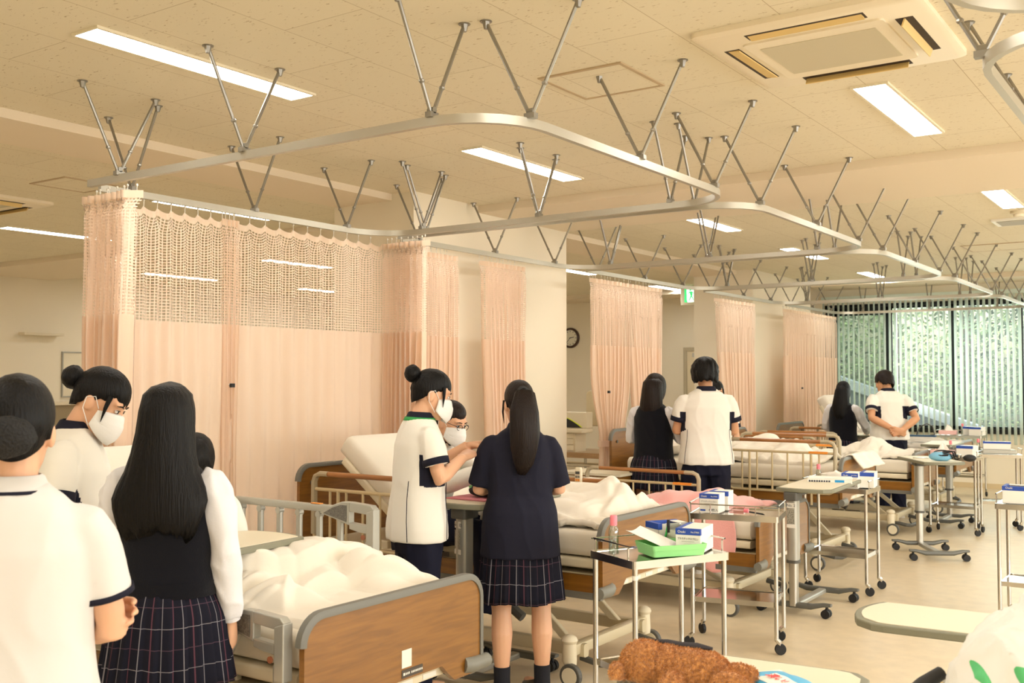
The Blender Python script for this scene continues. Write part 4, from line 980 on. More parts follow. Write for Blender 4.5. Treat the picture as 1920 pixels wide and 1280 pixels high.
B().prism([(-.30 + .6 * k / 10, .06 + .12 * math.sin(PI * k / 10)) for k in range(11)], lambda u, v, q: (u, -.03 + .012 * q, v)).build('opening', M_black, pr)
B().tube([(-.30 + .6 * k / 10, -.028, .065 + .12 * math.sin(PI * k / 10)) for k in range(11)], .006, 6).build('yellow_rim', mat('yellow_line', (212, 220, 50), .5), pr)
pd_ = thing('paper_dispenser', (-6.1, 10.75, 0), 'cream monitor like unit on a pole left of the tied curtain', 'dispenser')
B().rings([[(x, y, z) for x, z in rrect(.40, .42, .06, 5, 0, 1.26)] for y in (-.09, .05)]).build('casing', mat('beige_casing', (206, 190, 152), .5), pd_, bev=.01)
B().box(-.03, .03, -.03, .03, 0, 1.05).build('pole', M_cream, pd_); B().box(-.2, .2, -.2, .2, 0, .03).build('base_plate', M_dgrey, pd_)
B().box(.06, .14, -.105, -.09, 1.18, 1.34).build('dark_panel', M_dgrey, pd_)
bc = thing('bedside_cabinet', (-4.52, 7.92, 0), 'bedside cabinet with cream top and wooden side behind the low bed rail', 'cabinet')
B().box(-.30, .30, -.22, .18, .78, .80).build('cabinet_top', M_ttop, bc); B().box(-.29, .28, -.21, .17, .08, .78).build('cabinet_body', M_wood, bc)
B().box(-.27, .0, -.216, -.21, .30, .76).build('drawer_front', M_cream, bc); o = B().box(-.28, .27, -.222, -.211, .56, .77).build('drawer', M_cream, bc); B().tube([(.02, -.222, .66), (.02, -.25, .66), (.14, -.25, .66), (.14, -.222, .66)], .008, 6).build('handle', M_white, o)
for x in (-.25, .25):
    for y in (-.18, .14): B().cyl((x, y, 0), (x, y, .08), .025, n=10).build('caster', M_black, bc)
# ------------------------------------------------------------------ people
M_skin = mat('skin', (226, 176, 142), .5, spec=.35, sss=.08)
M_skin2 = mat('skin_tan', (208, 154, 116), .5, spec=.35, sss=.08)
M_hair = mat('black_hair', (11, 9, 9), .45, spec=.2, bump=.5, bscale=1, stretch=(190, 190, 9))
M_hairb = mat('dark_brown_hair', (28, 18, 14), .45, spec=.22, bump=.5, bscale=1, stretch=(190, 190, 9))
M_tunic = mat('white_uniform', (234, 229, 218), .85, spec=.2, sheen=.2, bump=.10, bscale=18)
M_polo = mat('white_polo', (216, 212, 208), .9, spec=.15, sheen=.2, bump=.10, bscale=20)
M_shirt = mat('white_blouse', (226, 224, 226), .8, spec=.2, bump=.2, bscale=26)
M_vest = mat('black_knit_vest', (18, 18, 24), .95, spec=.1, sheen=.15, bump=.25, bscale=240)
M_navy = mat('navy_cloth', (30, 30, 44), .85, spec=.2, bump=.1, bscale=40)
M_navyd = mat('navy_trousers', (24, 25, 42), .85, spec=.2, bump=.15, bscale=30)
M_mask = mat('white_face_mask', (240, 238, 234), .8, bump=.08, bscale=60)
M_sock = mat('navy_sock', (26, 27, 36), .9, bump=.2, bscale=200)
M_shoe = mat('black_leather', (20, 18, 18), .3)
M_shoew = mat('white_shoe', (232, 226, 216), .5)
M_greent = mat('green_trim', (40, 150, 70), .7)
M_eye = mat('eye_dark', (24, 18, 16), .2); M_eyew = mat('eye_white', (232, 226, 220), .3)
M_lip = mat('lip', (190, 112, 100), .5)
def plaid():
    m, t, p = nodes('dark_plaid_cloth'); p.inputs['Roughness'].default_value = .9; p.inputs['Specular IOR Level'].default_value = .15
    tc = t.nodes.new('ShaderNodeTexCoord'); sp = t.nodes.new('ShaderNodeSeparateXYZ'); t.links.new(tc.outputs['UV'], sp.inputs[0])
    def line(s, k, off, w):
        a = t.nodes.new('ShaderNodeMath'); a.operation = 'MULTIPLY_ADD'; a.inputs[1].default_value = k; a.inputs[2].default_value = off; t.links.new(s, a.inputs[0])
        f = t.nodes.new('ShaderNodeMath'); f.operation = 'FRACT'; t.links.new(a.outputs[0], f.inputs[0])
        c = t.nodes.new('ShaderNodeMath'); c.operation = 'LESS_THAN'; c.inputs[1].default_value = w; t.links.new(f.outputs[0], c.inputs[0]); return c.outputs[0]
    def mx(a, b, fac, col):
        n = t.nodes.new('ShaderNodeMix'); n.data_type = 'RGBA'
        t.links.new(fac, n.inputs[0]); n.inputs[7].default_value = c4(col)
        if a is None: n.inputs[6].default_value = c4(b)
        else: t.links.new(a, n.inputs[6])
        return n.outputs[2]
    u, v = sp.outputs[0], sp.outputs[1]
    a = mx(None, (25, 25, 36), line(u, 18, .5, .06), (92, 58, 70))
    a = mx(a, None, line(v, 2.6, .45, .016), (80, 60, 72))
    a = mx(a, None, line(u, 18, 0, .035), (124, 121, 128)); a = mx(a, None, line(v, 2.6, .95, .014), (132, 128, 134))
    t.links.new(a, p.inputs['Base Color']); return m
M_plaid = plaid()
DG = lambda: bpy.context.evaluated_depsgraph_get()
def remesh(b, name, m, parent, vox, it=3, wr=0, ws=9, seed=0):
    """several overlapping shapes -> one continuous smooth surface"""
    me = D.meshes.new(name); me.from_pydata([tuple(p) for p in b.v], [], b.f)
    bm = bmesh.new(); bm.from_mesh(me); bmesh.ops.recalc_face_normals(bm, faces=bm.faces); bm.to_mesh(me); bm.free()
    o = D.objects.new(name, me); COL.objects.link(o)
    r = o.modifiers.new('r', 'REMESH'); r.mode = 'VOXEL'; r.voxel_size = vox; r.use_smooth_shade = True
    s = o.modifiers.new('s', 'SMOOTH'); s.factor = .5; s.iterations = it
    DGv = DG(); m2 = D.meshes.new_from_object(o.evaluated_get(DGv)); m2.name = name
    COL.objects.unlink(o); D.objects.remove(o); D.meshes.remove(me)
    if wr:
        n = len(m2.vertices); co = np.empty(n * 3, 'f'); no = np.empty(n * 3, 'f')
        m2.vertices.foreach_get('co', co); m2.vertices.foreach_get('normal', no); co = co.reshape(-1, 3); no = no.reshape(-1, 3)
        d = np.array([(1 - abs(noise.noise(Vector((x * ws + seed, y * ws, z * ws * .55 + .7 * x * ws))))) ** 3 + .5 * noise.noise(Vector((x * ws * .4, y * ws * .4 + seed, z * ws * .4))) for x, y, z in co])
        co += no * (d[:, None] - .35) * wr
        m2.vertices.foreach_set('co', co.ravel()); m2.update()
    o = D.objects.new(name, m2); COL.objects.link(o); o.parent = parent
    m2.materials.clear()
    for x in (m if isinstance(m, (list, tuple)) else [m]): m2.materials.append(x)
    m2.polygons.foreach_set('use_smooth', [True] * len(m2.polygons)); m2.polygons.foreach_set('material_index', [0] * len(m2.polygons))
    return o
def paint(o, fn):
    for p in o.data.polygons:
        k = fn(p.center)
        if k: p.material_index = k
def ering(z, rx, ry, cy=0, cx=0, n=24, e=2.3, f=lambda p: p):
    R = []
    for k in range(n):
        a = 2 * PI * k / n; c, s = math.cos(a), math.sin(a)
        R.append(f(Vector((cx + rx * abs(c) ** (2 / e) * (1 if c >= 0 else -1), cy + ry * abs(s) ** (2 / e) * (1 if s >= 0 else -1), z))))
    return R
def hand(b, W, fw, pn, side, curl=.5, s=1.0, spread=.06, thumb=.5):
    """W wrist, fw direction of the fingers, pn palm normal; side=+1 right"""
    fw = Vector(fw).normalized(); pn = Vector(pn); pn = (pn - fw * pn.dot(fw)).normalized(); ac = fw.cross(pn).normalized() * side
    # palm
    R = []
    for t_, wd, th in ((-.012, .024, .018), (.01, .030, .019), (.035, .037, .018), (.06, .040, .016), (.083, .039, .013), (.09, .035, .009)):
        c = W + fw * t_ * s; R.append([c + ac * (wd * s * math.cos(2 * PI * k / 12)) + pn * (th * s * math.sin(2 * PI * k / 12)) for k in range(12)])
    b.rings(R)
    L = ((.040, .024, .019), (.044, .028, .021), (.041, .026, .020), (.032, .019, .017))
    for i, ls in enumerate(L):
        off = (.0285 - .019 * i) * s
        base = W + fw * (.078 - .004 * abs(i - 1.2)) * s + ac * off; d = (fw + ac * spread * (1.2 - i)).normalized()
        P = [base - d * .012 * s, base]; a = 0; cu = curl * (1 + .10 * i)
        for k, l in enumerate(ls):
            a += cu * (.75, 1.0, .65)[k]
            P.append(P[-1] + (d * math.cos(a) + pn * math.sin(a)) * l * s)
        b.tube(P, [.0085 * s, .0095 * s, .0085 * s, .0078 * s, .0064 * s], 8)
        b.ell(P[-1], (.0064 * s, .0064 * s, .0064 * s), 8, 5)
    tb = W + fw * .022 * s + ac * .026 * s + pn * .008 * s
    d1 = (ac * .75 + fw * .75 + pn * (.25 + thumb * .5)).normalized(); d2 = (ac * (.35 - thumb * .4) + fw * .9 + pn * (.2 + thumb * .6)).normalized()
    p1 = tb + d1 * .036 * s; p2 = p1 + d2 * .030 * s; p3 = p2 + d2 * .022 * s
    b.tube([tb - d1 * .012 * s, tb, p1, p2, p3], [.014 * s, .0135 * s, .0105 * s, .0095 * s, .007 * s], 8); b.ell(p3, (.007 * s,) * 3, 8, 5)
def person(name, label, loc, rz, h=1.6, sex='f', lean=0, head=(0, 0, 0), armR=None, armL=None, curlR=.5, curlL=.5, handR=None, handL=None,
           top='tunic', hem=.78, sleeve='short', bottom='trousers', skirt=.55, hair='bun', bun=None, mask=False, glasses=False, skin=None, hairm=None,
           socks=False, shoes=None, collar=None, cuff=True, vox=.006, seated=None, wr=.006, group=None, panel=True, pany=-.035, piping=False, sleevem=None, face=True, feet=((.085, 0, .12), (-.085, 0, -.06)), legs=True, extra=None, bangs=True):
    k = h / 1.6; t = thing(name, (loc[0], loc[1], loc[2] if len(loc) > 2 else 0), label, 'person', rz, group)
    skin = skin or M_skin; hairm = hairm or M_hair; w_ = 1.0 if sex == 'f' else 1.10
    V = lambda x, y, z: Vector((x, y, z)) * k
    HZ = .92 * k
    def U(p):
        s = (p.z - HZ + .06) / (.22 * k); s = max(0, min(1, s)); s = s * s * (3 - 2 * s); a = -lean * s
        y, z = p.y, p.z - HZ
        return Vector((p.x, y * math.cos(a) - z * math.sin(a), HZ + y * math.sin(a) + z * math.cos(a)))
    npv = V(0, -.01, 1.385); HR = Euler((-head[0], head[2], head[1]), 'ZXY').to_matrix()
    HC = V(0, .012, 1.478)
    def Hd(p): # head frame point (metres, origin between the ears) -> person frame
        q = HC + Vector(p) * (k * .97); q = npv + HR @ (q - npv); return U(q)
    sw = .150 * w_
    SH = {1: U(V(sw, -.012, 1.305)), -1: U(V(-sw, -.012, 1.305))}
    arms = {}
    for s, a in ((1, armR), (-1, armL)):
        if a is None: a = ((s * .205 * w_, -.02, 1.035), (s * .215 * w_, .05, .815))
        arms[s] = [SH[s]] + [Vector(q) * k for q in a]
    # ---- body: one continuous skin surface
    b = B()
    b.rings([ering(z * k, rx * k * w_, ry * k, cy * k, f=U) for z, rx, ry, cy in ((.80, .12, .09, 0), (.92, .14, .10, 0), (1.02, .115, .085, 0), (1.18, .12, .09, 0), (1.26, .11, .07, -.01), (1.33, .055, .05, -.012))])
    b.tube([U(V(0, -.014, 1.30)), U(V(0, -.010, 1.36)), Hd((0, -.012, -.05))], [.056 * k * w_, .047 * k * w_, .048 * k * w_], 14)
    b.rings([[Hd(p) for p in ering(z, rx, ry, cy, n=22, e=2.15)] for z, rx, ry, cy in ((-.116, .018, .02, .058), (-.102, .038, .042, .046), (-.075, .052, .062, .03), (-.04, .062, .078, .016), (.0, .069, .088, .004), (.04, .072, .093, -.002), (.075, .066, .084, -.006), (.10, .046, .06, -.008), (.112, .02, .028, -.008))])
    HM = HR
    def he(c, r): b.ell(Hd(c), tuple(q * k for q in r), 12, 8, rot=HM)
    he((0, .094, -.028), (.011, .016, .013)); b.tube([Hd((0, .086, .022)), Hd((0, .094, -.005)), Hd((0, .101, -.027))], [.007 * k, .009 * k, .010 * k], 8)
    he((0, .083, -.066), (.02, .012, .012)); he((0, .072, -.10), (.02, .016, .016))
    for s in (-1, 1):
        he((s * .072, -.008, -.012), (.010, .019, .030)); he((s * .040, .066, -.032), (.022, .018, .022)); he((s * .032, .078, .028), (.024, .012, .010))
    if not legs: pass
    elif seated:
        for s in (-1, 1): b.tube([V(s * .085, 0, .86), V(s * .09, .2, .86), V(s * .09, .42, .86 - .02), V(s * .09, .44, .62), V(s * .09, .42, .48)], [.085 * k, .08 * k, .06 * k, .055 * k, .036 * k], 14)
    else:
        for s, f in ((1, feet[0]), (-1, feet[1])):
            x, y = f[0], f[1]; d = Vector((math.sin(f[2]), math.cos(f[2]), 0))
            b.tube([V(s * .075, 0, .86), V(s * .088, .01, .70), V(x, y + .012, .46), V(x, y + .006, .43), V(x, y - .02, .32), V(x, y - .025, .14), V(x, y - .025, .07)], [q * k for q in (.088, .078, .053, .050, .054, .036, .035)], 14)
            A = V(x, y - .03, .04); b.tube([A - d * .045 * k, A, A + d * .08 * k, A + d * .16 * k, A + d * .20 * k], [q * k for q in (.03, .04, .036, .030, .018)], 10, sq=.8)
    for s in (1, -1):
        S, E_, W = arms[s]
        b.tube([S + Vector((-s * .045, 0, -.045)) * k, S + Vector((-s * .01, 0, -.05)) * k, S.lerp(E_, .35), S.lerp(E_, .85), E_, E_.lerp(W, .2), E_.lerp(W, .6), W], [q * k * (1 if sex == 'f' else 1.12) for q in (.030, .036, .038, .035, .035, .037, .031, .0245)], 14)
        hd = (handR if s == 1 else handL) or {}
        fw = Vector(hd.get('fw', (W - E_))); pn = Vector(hd.get('pn', (-s, 0, 0)))
        hand(b, W + fw.normalized() * .01 * k, fw, pn, s * hd.get('flip', 1), curlR if s == 1 else curlL, k * (1 if sex == 'f' else 1.08), thumb=hd.get('thumb', .5))
    body = remesh(b, 'body', skin, t, vox, 3)
    # ---- face
    if face:
        for s in (-1, 1):
            c = Hd((s * .031, .0835, .006)); e = B().ell(c, (.0135 * k, .007 * k, .0065 * k), 10, 6, rot=HM).build('eye', M_eyew, t, smooth=True)
            B().ell(Hd((s * .031, .0885, .006)), (.0062 * k, .004 * k, .0062 * k), 10, 6, rot=HM).build('iris', M_eye, e, smooth=True)
            B().tube([Hd((s * .014, .0945, .025)), Hd((s * .034, .0925, .031)), Hd((s * .052, .0815, .026))], [.002 * k, .0028 * k, .0015 * k], 6).build('eyebrow', hairm, t)
            B().tube([Hd((s * .018, .0915, .010)), Hd((s * .031, .0925, .0135)), Hd((s * .045, .0845, .010))], .0014 * k, 5).build('eyelash', M_eye, t)
        if not mask: B().tube([Hd((-.02, .0915, -.066)), Hd((0, .0985, -.0645)), Hd((.02, .0915, -.066))], [.002 * k, .0055 * k, .002 * k], 8).build('lips', M_lip, t, smooth=True)
    if mask:
        def fn(u, v):
            a = (u - .5) * 2 * 1.25; z = -.118 + .118 * v; bl = math.sin(PI * min(1, .12 + .88 * v)) ** .6
            r = .086 + .034 * bl * math.cos(a) ** 2; zz = z * (1 - .35 * abs(a / 1.25) ** 2 * (1 if v < .5 else .35)) - .02 * (abs(a / 1.25) ** 2) * (v > .5)
            return Hd((r * .83 * math.sin(a), .006 + r * 1.05 * math.cos(a), zz + .003 * math.sin(v * 22)))
        mk = B().grid(fn, 20, 14).build('face_mask', M_mask, t, smooth=True, auto=False, solid=.002)
        for s in (-1, 1): B().tube([Hd((s * .066, .034, -.015)), Hd((s * .079, .004, .018)), Hd((s * .082, -.022, .0)), Hd((s * .078, -.012, -.04)), Hd((s * .062, .035, -.085))], .0016 * k, 5).build('ear_loop', M_mask, mk)
    if glasses:
        g = B()
        for s in (-1, 1):
            g.tube([Hd((s * .034 + .023 * math.cos(a * PI / 8), .104 - .25 * abs(s * .034 + .023 * math.cos(a * PI / 8)) ** 1.0 * .4, .003 + .016 * math.sin(a * PI / 8))) for a in range(17)], .0016 * k, 6)
            g.tube([Hd((s * .057, .098, .008)), Hd((s * .078, .06, .01)), Hd((s * .081, -.01, .006))], .0016 * k, 6)
        g.tube([Hd((-.011, .104, .005)), Hd((.011, .104, .005))], .0016 * k, 6)
        g.build('glasses', M_black, t)
    # ---- top
    R_ = []; tops = {'tunic': ((hem / 1.0, .188 if top != 'navy' else .207, .142 if top != 'navy' else .176, .0), (hem + .06, .186 if top != 'navy' else .198, .142 if top != 'navy' else .170, 0), (.93, .172 if top != 'navy' else .186, .130 if top != 'navy' else .156, 0), (1.02, .162 if sex == 'f' else .172, .120, 0), (1.12, .167 if sex == 'f' else .172, .122, 0), (1.22, .168, .118, -.004), (1.285, .150, .095, -.01), (1.335, .105, .074, -.014), (1.362, .062, .060, -.012)),
          'vest': ((hem, .168, .128, 0), (hem + .03, .172, .130, 0), (1.0, .160, .120, 0), (1.12, .166, .122, 0), (1.22, .160, .118, -.004), (1.285, .140, .094, -.01), (1.33, .098, .075, -.014), (1.352, .064, .062, -.012))}
    rows = tops['vest' if top == 'vest' else 'tunic']
    b = B(); b.rings([ering(z * k, rx * k * w_, ry * k * (1 if sex == 'f' else 1.04), cy * k, f=U, n=32) for z, rx, ry, cy in rows])
    def slv(b, s, frac, r0, r1, r2):
        S, E_, W = arms[s]; dd = (E_ - S).normalized(); inn = S + Vector((-s * .035 * k, 0, -.012 * k)); S2 = S + Vector((-s * .008 * k, 0, -.030 * k))
        if frac <= 1: P = [inn, S2, S.lerp(E_, .26), S.lerp(E_, .55 * frac), S.lerp(E_, frac)]; rr = [.034, r0 * .86, r0 * .93, (r0 + r1) / 2, r1]
        else: P = [inn, S2, S.lerp(E_, .26), S.lerp(E_, .5), S.lerp(E_, .88), E_, E_.lerp(W, .15), E_.lerp(W, .5), E_.lerp(W, .86), E_.lerp(W, .97)]; rr = [.034, r0 * .86, r0 * .93, r0 * .95, r1 * .98, r1, r1, r1 * .95, r1 * .88, r2]
        b.tube(P, [q * k * (1 if sex == 'f' else 1.08) for q in rr], 18)
    if top == 'vest':
        o = remesh(b, 'knit_vest', M_vest, t, .008, 4, wr * .8, 8, seed=len(name) + h)
        for s in (1, -1):
            sb = B(); slv(sb, s, 2, .058, .050, .036)
            remesh(sb, 'sleeve', M_shirt, t, .008, 3, .010, 14, seed=s * 3)
            E_, W = arms[s][1], arms[s][2]; B().tube([E_.lerp(W, .84), E_.lerp(W, .99)], [.034 * k, .033 * k], 14).build('sleeve_cuff', M_shirt, t, smooth=True)
        cb = B(); cb.rings([ering(z * k, r * k, r * .95 * k, -.012 * k, f=U, n=20) for z, r in ((1.335, .075), (1.352, .066), (1.375, .060), (1.385, .062), (1.36, .072), (1.335, .085))]); cb.build('shirt_collar', M_shirt, t, smooth=True)
        B().rings([ering(z * k, rx * k, ry * k, 0, f=U, n=32) for z, rx, ry in ((hem - .005, .170, .130), (hem + .045, .172, .132))], cap=False).build('vest_rib', M_vest, t, smooth=True)
    else:
        tm = {'tunic': M_tunic, 'polo': M_polo, 'navy': M_navy}[top]
        frac = {'short': .72, 'elbow': .92, 'long': 2}[sleeve]
        for s in (1, -1): slv(b, s, frac, .060, .060 if sleeve != 'long' else .050, .036)
        o = remesh(b, {'tunic': 'uniform_tunic', 'polo': 'polo_shirt', 'navy': 'navy_blouse'}[top], [tm, M_navy], t, .008, 9, wr, 8, seed=h * 7)
        if top == 'tunic' and panel:
            def pf(c):
                z = c.z / k
                if 1.035 + .25 * max(0, -c.y) < z < 1.19 and .105 * k * w_ < abs(c.x) < .185 * k * w_ and pany * k < c.y < (.11 - (z - 1.03) * .2) * k: return 1
                return 0
            paint(o, pf)
        if cuff:
            for s in (1, -1):
                S, E_, W = arms[s]; f = frac if frac <= 1 else 1
                r = .0628 * k * (1 if sex == 'f' else 1.08)
                if top == 'polo': B().tube([S.lerp(E_, f - .045), S.lerp(E_, f + .004)], r, 20, cap=False).build('sleeve_trim', M_navy, t, smooth=True, solid=.002)
                elif top == 'tunic' and sleeve != 'long': B().tube([S.lerp(E_, f - .13), S.lerp(E_, f + .006)], r, 20, cap=False).build('sleeve_cuff', M_navy, t, smooth=True, solid=.002)
        cm = {'tunic': M_navy, 'polo': M_polo, 'navy': M_navy}[top]
        cb = B(); cb.rings([ering(z * k, r * k * w_, r * .95 * k * w_, cy * k, f=U, n=24) for z, r, cy in ((1.352, .064, -.014), (1.374, .057, -.013), (1.382, .053, -.012), (1.378, .060, -.013), (1.350, .072, -.014), (1.346, .074, -.014))]); cb.build('collar', cm, t, smooth=True)
        if top == 'polo': B().rings([ering(z * k, r * k, r * .95 * k, -.014 * k, f=U, n=24) for z, r in ((1.344, .0775), (1.351, .0745))], cap=False).build('collar_trim', M_navy, t, smooth=True, solid=.002)
        if collar == 'green': B().rings([ering(z * k, r * k, r * .95 * k, -.014 * k, f=U, n=24) for z, r in ((1.338, .081), (1.356, .073))], cap=False).build('collar_trim', M_greent, t, smooth=True, solid=.002)
        if piping:
            for s in (1, -1):
                for yy in (-.095, .098):
                    B().tube([U(V(s * x * w_, yy * q, z)) for x, q, z in ((.165, 1.0, hem + .01), (.160, 1.02, .88), (.146, .98, .98), (.142, .95, 1.06))], .0022, 5).build('piping', M_navy, t)
    # ---- bottom
    if bottom == 'skirt':
        b = B(); n = 240; npl = 26; R = []
        for j in range(13):
            f = j / 12; z = (.965 if top != 'vest' else .95) * (1 - f) + skirt * f
            q = min(1, f / .3); rx = .138 + .034 * q + .046 * f; ry = .112 + .022 * q + .050 * f
            ring = []
            for i in range(n):
                a = 2 * PI * i / n; s = (i / n * npl) % 1; pl = (s if s < .85 else (1 - s) / .15 * .85) - .42
                r = 1 + pl * (.02 + .085 * f) + .02 * f * math.sin(3 * a + h * 9); ring.append(V(rx * r * math.cos(a), ry * r * math.sin(a), z - .006 * f * math.cos(a * 5)))
            R.append(ring)
        b.rings(R, cap=False, uvs=True); sk = b.build('pleated_skirt', M_plaid, t, smooth=True, auto=False)
        mo = sk.modifiers.new('solid', 'SOLIDIFY'); mo.thickness = .003
    elif bottom == 'trousers' and legs:
        b = B(); b.rings([ering(z * k, rx * k * w_, ry * k, 0, n=28) for z, rx, ry in ((.72, .150, .112), (.80, .158, .116), (.90, .150, .110), (.98, .13, .10))])
        if seated:
            for s in (-1, 1): b.tube([V(s * .085, 0, .86), V(s * .09, .2, .87), V(s * .09, .43, .85), V(s * .09, .455, .62), V(s * .09, .44, .44)], [q * k for q in (.10, .095, .080, .075, .068)], 16)
        else:
            for s, f in ((1, feet[0]), (-1, feet[1])): b.tube([V(s * .078, 0, .86), V(s * .085, .005, .70), V(f[0], f[1] + .01, .45), V(f[0], f[1] - .012, .28), V(f[0], f[1] - .02, .075)], [q * k * w_ for q in (.086, .088, .076, .07, .064)], 18)
        remesh(b, 'trousers', M_navyd, t, .010, 3, .012, 11, seed=4)
    if legs and not seated:
        for s, f in ((1, feet[0]), (-1, feet[1])):
            x, y = f[0], f[1]; d = Vector((math.sin(f[2]), math.cos(f[2]), 0)); A = V(x, y - .03, .04)
            if socks: B().tube([V(x, y - .025, .04), V(x, y - .025, .10), V(x, y - .024, .165)], [q * k for q in (.043, .041, .042)], 14).build('sock', M_sock, t, smooth=True)
            sb = B(); sb.rings([[A + d * (u * k) + Vector((d.y, -d.x, 0)) * (wd * k * math.cos(2 * PI * q / 16)) + Vector((0, 0, 1)) * k * (zc - .04 + hh * math.sin(2 * PI * q / 16)) for q in range(16)] for u, wd, zc, hh in ((-.068, .018, .035, .022), (-.055, .036, .040, .036), (-.02, .043, .044, .044), (.04, .044, .044, .044), (.10, .048, .034, .032), (.16, .044, .028, .025), (.195, .028, .022, .018), (.205, .012, .02, .010))])
            for p in sb.v: p.z = max(p.z, .004)
            sh = sb.build('shoe', shoes or M_shoew, t, smooth=True)
            so = B(); so.prism([((.046 + .006 * (v > .06)) * math.cos(a), v) for a, v in [(0, 0)]] if False else [(x_, y_) for x_, y_ in rrect(.094, .275, .045, 5, 0, .068)], lambda u, v, q: A + d * (v * k) + Vector((d.y, -d.x, 0)) * (u * k) + Vector((0, 0, -.04 * k + .001 + q * .016 * k)))
            so.build('sole', M_dgrey if shoes is M_shoe else M_shoew, sh)
    # ---- hair
    hr_ = random.Random(int(h * 1000) + len(label))
    ez = {'bun': lambda a: (.052 + .012 * math.cos(3 * a) if math.sin(a) > .55 else (.02 if math.sin(a) > .1 else (-.008 if math.sin(a) > -.25 else -.022 - .046 * (-math.sin(a) - .25) / .75))),
          'long': lambda a: (.030 if math.sin(a) > .72 else -.09), 'short': lambda a: (.028 + .01 * math.sin(9 * a) if math.sin(a) > .6 else (-.018 + .012 * math.sin(11 * a) if math.sin(a) > -.1 else -.082 + .014 * math.sin(13 * a)))}
    key = 'bun' if hair in ('bun', 'ponytail', 'lowbun') else ('short' if hair in ('short', 'wavy') else 'long')
    ef = ez[key]
    puff = {'bun': 1.0, 'ponytail': 1.0, 'lowbun': 1.02, 'short': 1.09, 'wavy': 1.32, 'long': 1.05}[hair]
    na = 72
    def edge(a):
        q = 0
        for d in (-.12, 0, .12): q += ef(a + d) / 3
        if key == 'bun' and bangs and math.sin(a) > .72: q = .022 + .010 * math.sin(a * 17)
        return q
    b = B(); O = []; I = []
    for j in range(15):
        f = j / 14; ro, ri = [], []
        for i in range(na):
            a = 2 * PI * i / na; zt = .129 * min(puff, 1.07); z = zt + (edge(a) - zt) * f ** 1.25
            q = math.sqrt(max(.0, 1 - (max(0, z) / zt) ** 2.7)) if z > 0 else 1 - .16 * (z / -.09) ** 2
            q = max(q, .05)
            wv = 1 + .012 * nz(math.cos(a) * 7, math.sin(a) * 7, f * 2) + .008 * nz(math.cos(a) * 24, math.sin(a) * 24, f) + ((.11 if hair == 'wavy' else .05) * nz(math.cos(a) * 4, math.sin(a) * 4, f * 5 + 3) + (.05 * nz(math.cos(a) * 9, math.sin(a) * 9, f * 9) if hair == 'wavy' else 0) if hair in ('wavy', 'short') else 0)
            rx, ry = .081 * puff * q * wv, .1055 * puff * q * wv
            if math.sin(a) > .5: ry *= .97
            if key == 'bun': tp = 1 - .085 * f ** 5 - (.10 * f ** 2 if math.sin(a) < -.3 and z < 0 else 0); rx *= tp; ry *= tp
            ro.append(Hd((rx * math.cos(a), -.004 + ry * math.sin(a), z))); m_ = .90 if f < 1 else .94
            ri.append(Hd((rx * m_ * math.cos(a), -.004 + ry * m_ * math.sin(a), z * .97)))
        O.append(ro); I.append(ri)
    b.rings(O + I[::-1], cap=True)
    hc_ = b.build('hair', hairm, t, smooth=True, auto=False)
    def bunch(c, r, nm='hair_bun', m=None):
        q = B().ell(Hd(c), tuple(x * k for x in r), 22, 14, rot=HM)
        ctr = Hd(c)
        for p in q.v: d = p - ctr; p += d * (.12 * nz(d.x * 60 + 3, d.y * 60, d.z * 60))
        q.build(nm, m or hairm, hc_, smooth=True, auto=False)
    if hair == 'bun': bunch(bun or (0, -.125, .045), (.044, .040, .042)); B().tube([Hd((.022 * math.cos(a), -.098, .04 + .022 * math.sin(a))) for a in [i * PI / 6 for i in range(13)]], .006 * k, 6).build('hair_tie', M_black, hc_)
    if hair == 'lowbun': bunch(bun or (0, -.122, -.012), (.052, .038, .044), m=mat('bun_net', (14, 13, 14), .7, bump=.8, bscale=160))
    if hair == 'ponytail':
        base = Hd((0, -.098, .055)); pts = [base, Hd((0, -.135, .045)), U(V(.005, -.165, 1.44)), U(V(.008, -.17, 1.34)), U(V(.006, -.168, 1.27)), U(V(.0, -.16, 1.19)), U(V(-.012, -.155, 1.13))]
        q = B().tube(pts, [.026 * k, .050 * k, .070 * k, .076 * k, .070 * k, .052 * k, .02 * k], 30, sq=.55)
        for i, p in enumerate(q.v): p += Vector((.010 * nz(p.x * 60, p.y * 60, p.z * 3), .008 * nz(p.x * 60 + 9, p.y * 60, p.z * 3), 0))
        q.build('ponytail', hairm, hc_, smooth=True, auto=False)
        B().tube([Hd((.026 * math.cos(a), -.103, .052 + .026 * math.sin(a))) for a in [i * PI / 6 for i in range(13)]], .009 * k, 7).build('hair_tie', M_black, hc_)
        for s in (-1, 1): B().tube([Hd((s * .076, .02, .02)), Hd((s * .080, .035, -.04)), Hd((s * .072, .045, -.10))], [.006 * k, .005 * k, .001], 6).build('side_lock', hairm, hc_)
    if hair == 'bun' and bangs:
        for s in (-1, 1): B().tube([Hd((s * .066, .045, .045)), Hd((s * .074, .055, .0)), Hd((s * .068, .066, -.05))], [.010 * k, .007 * k, .001], 8).build('side_lock', hairm, hc_)
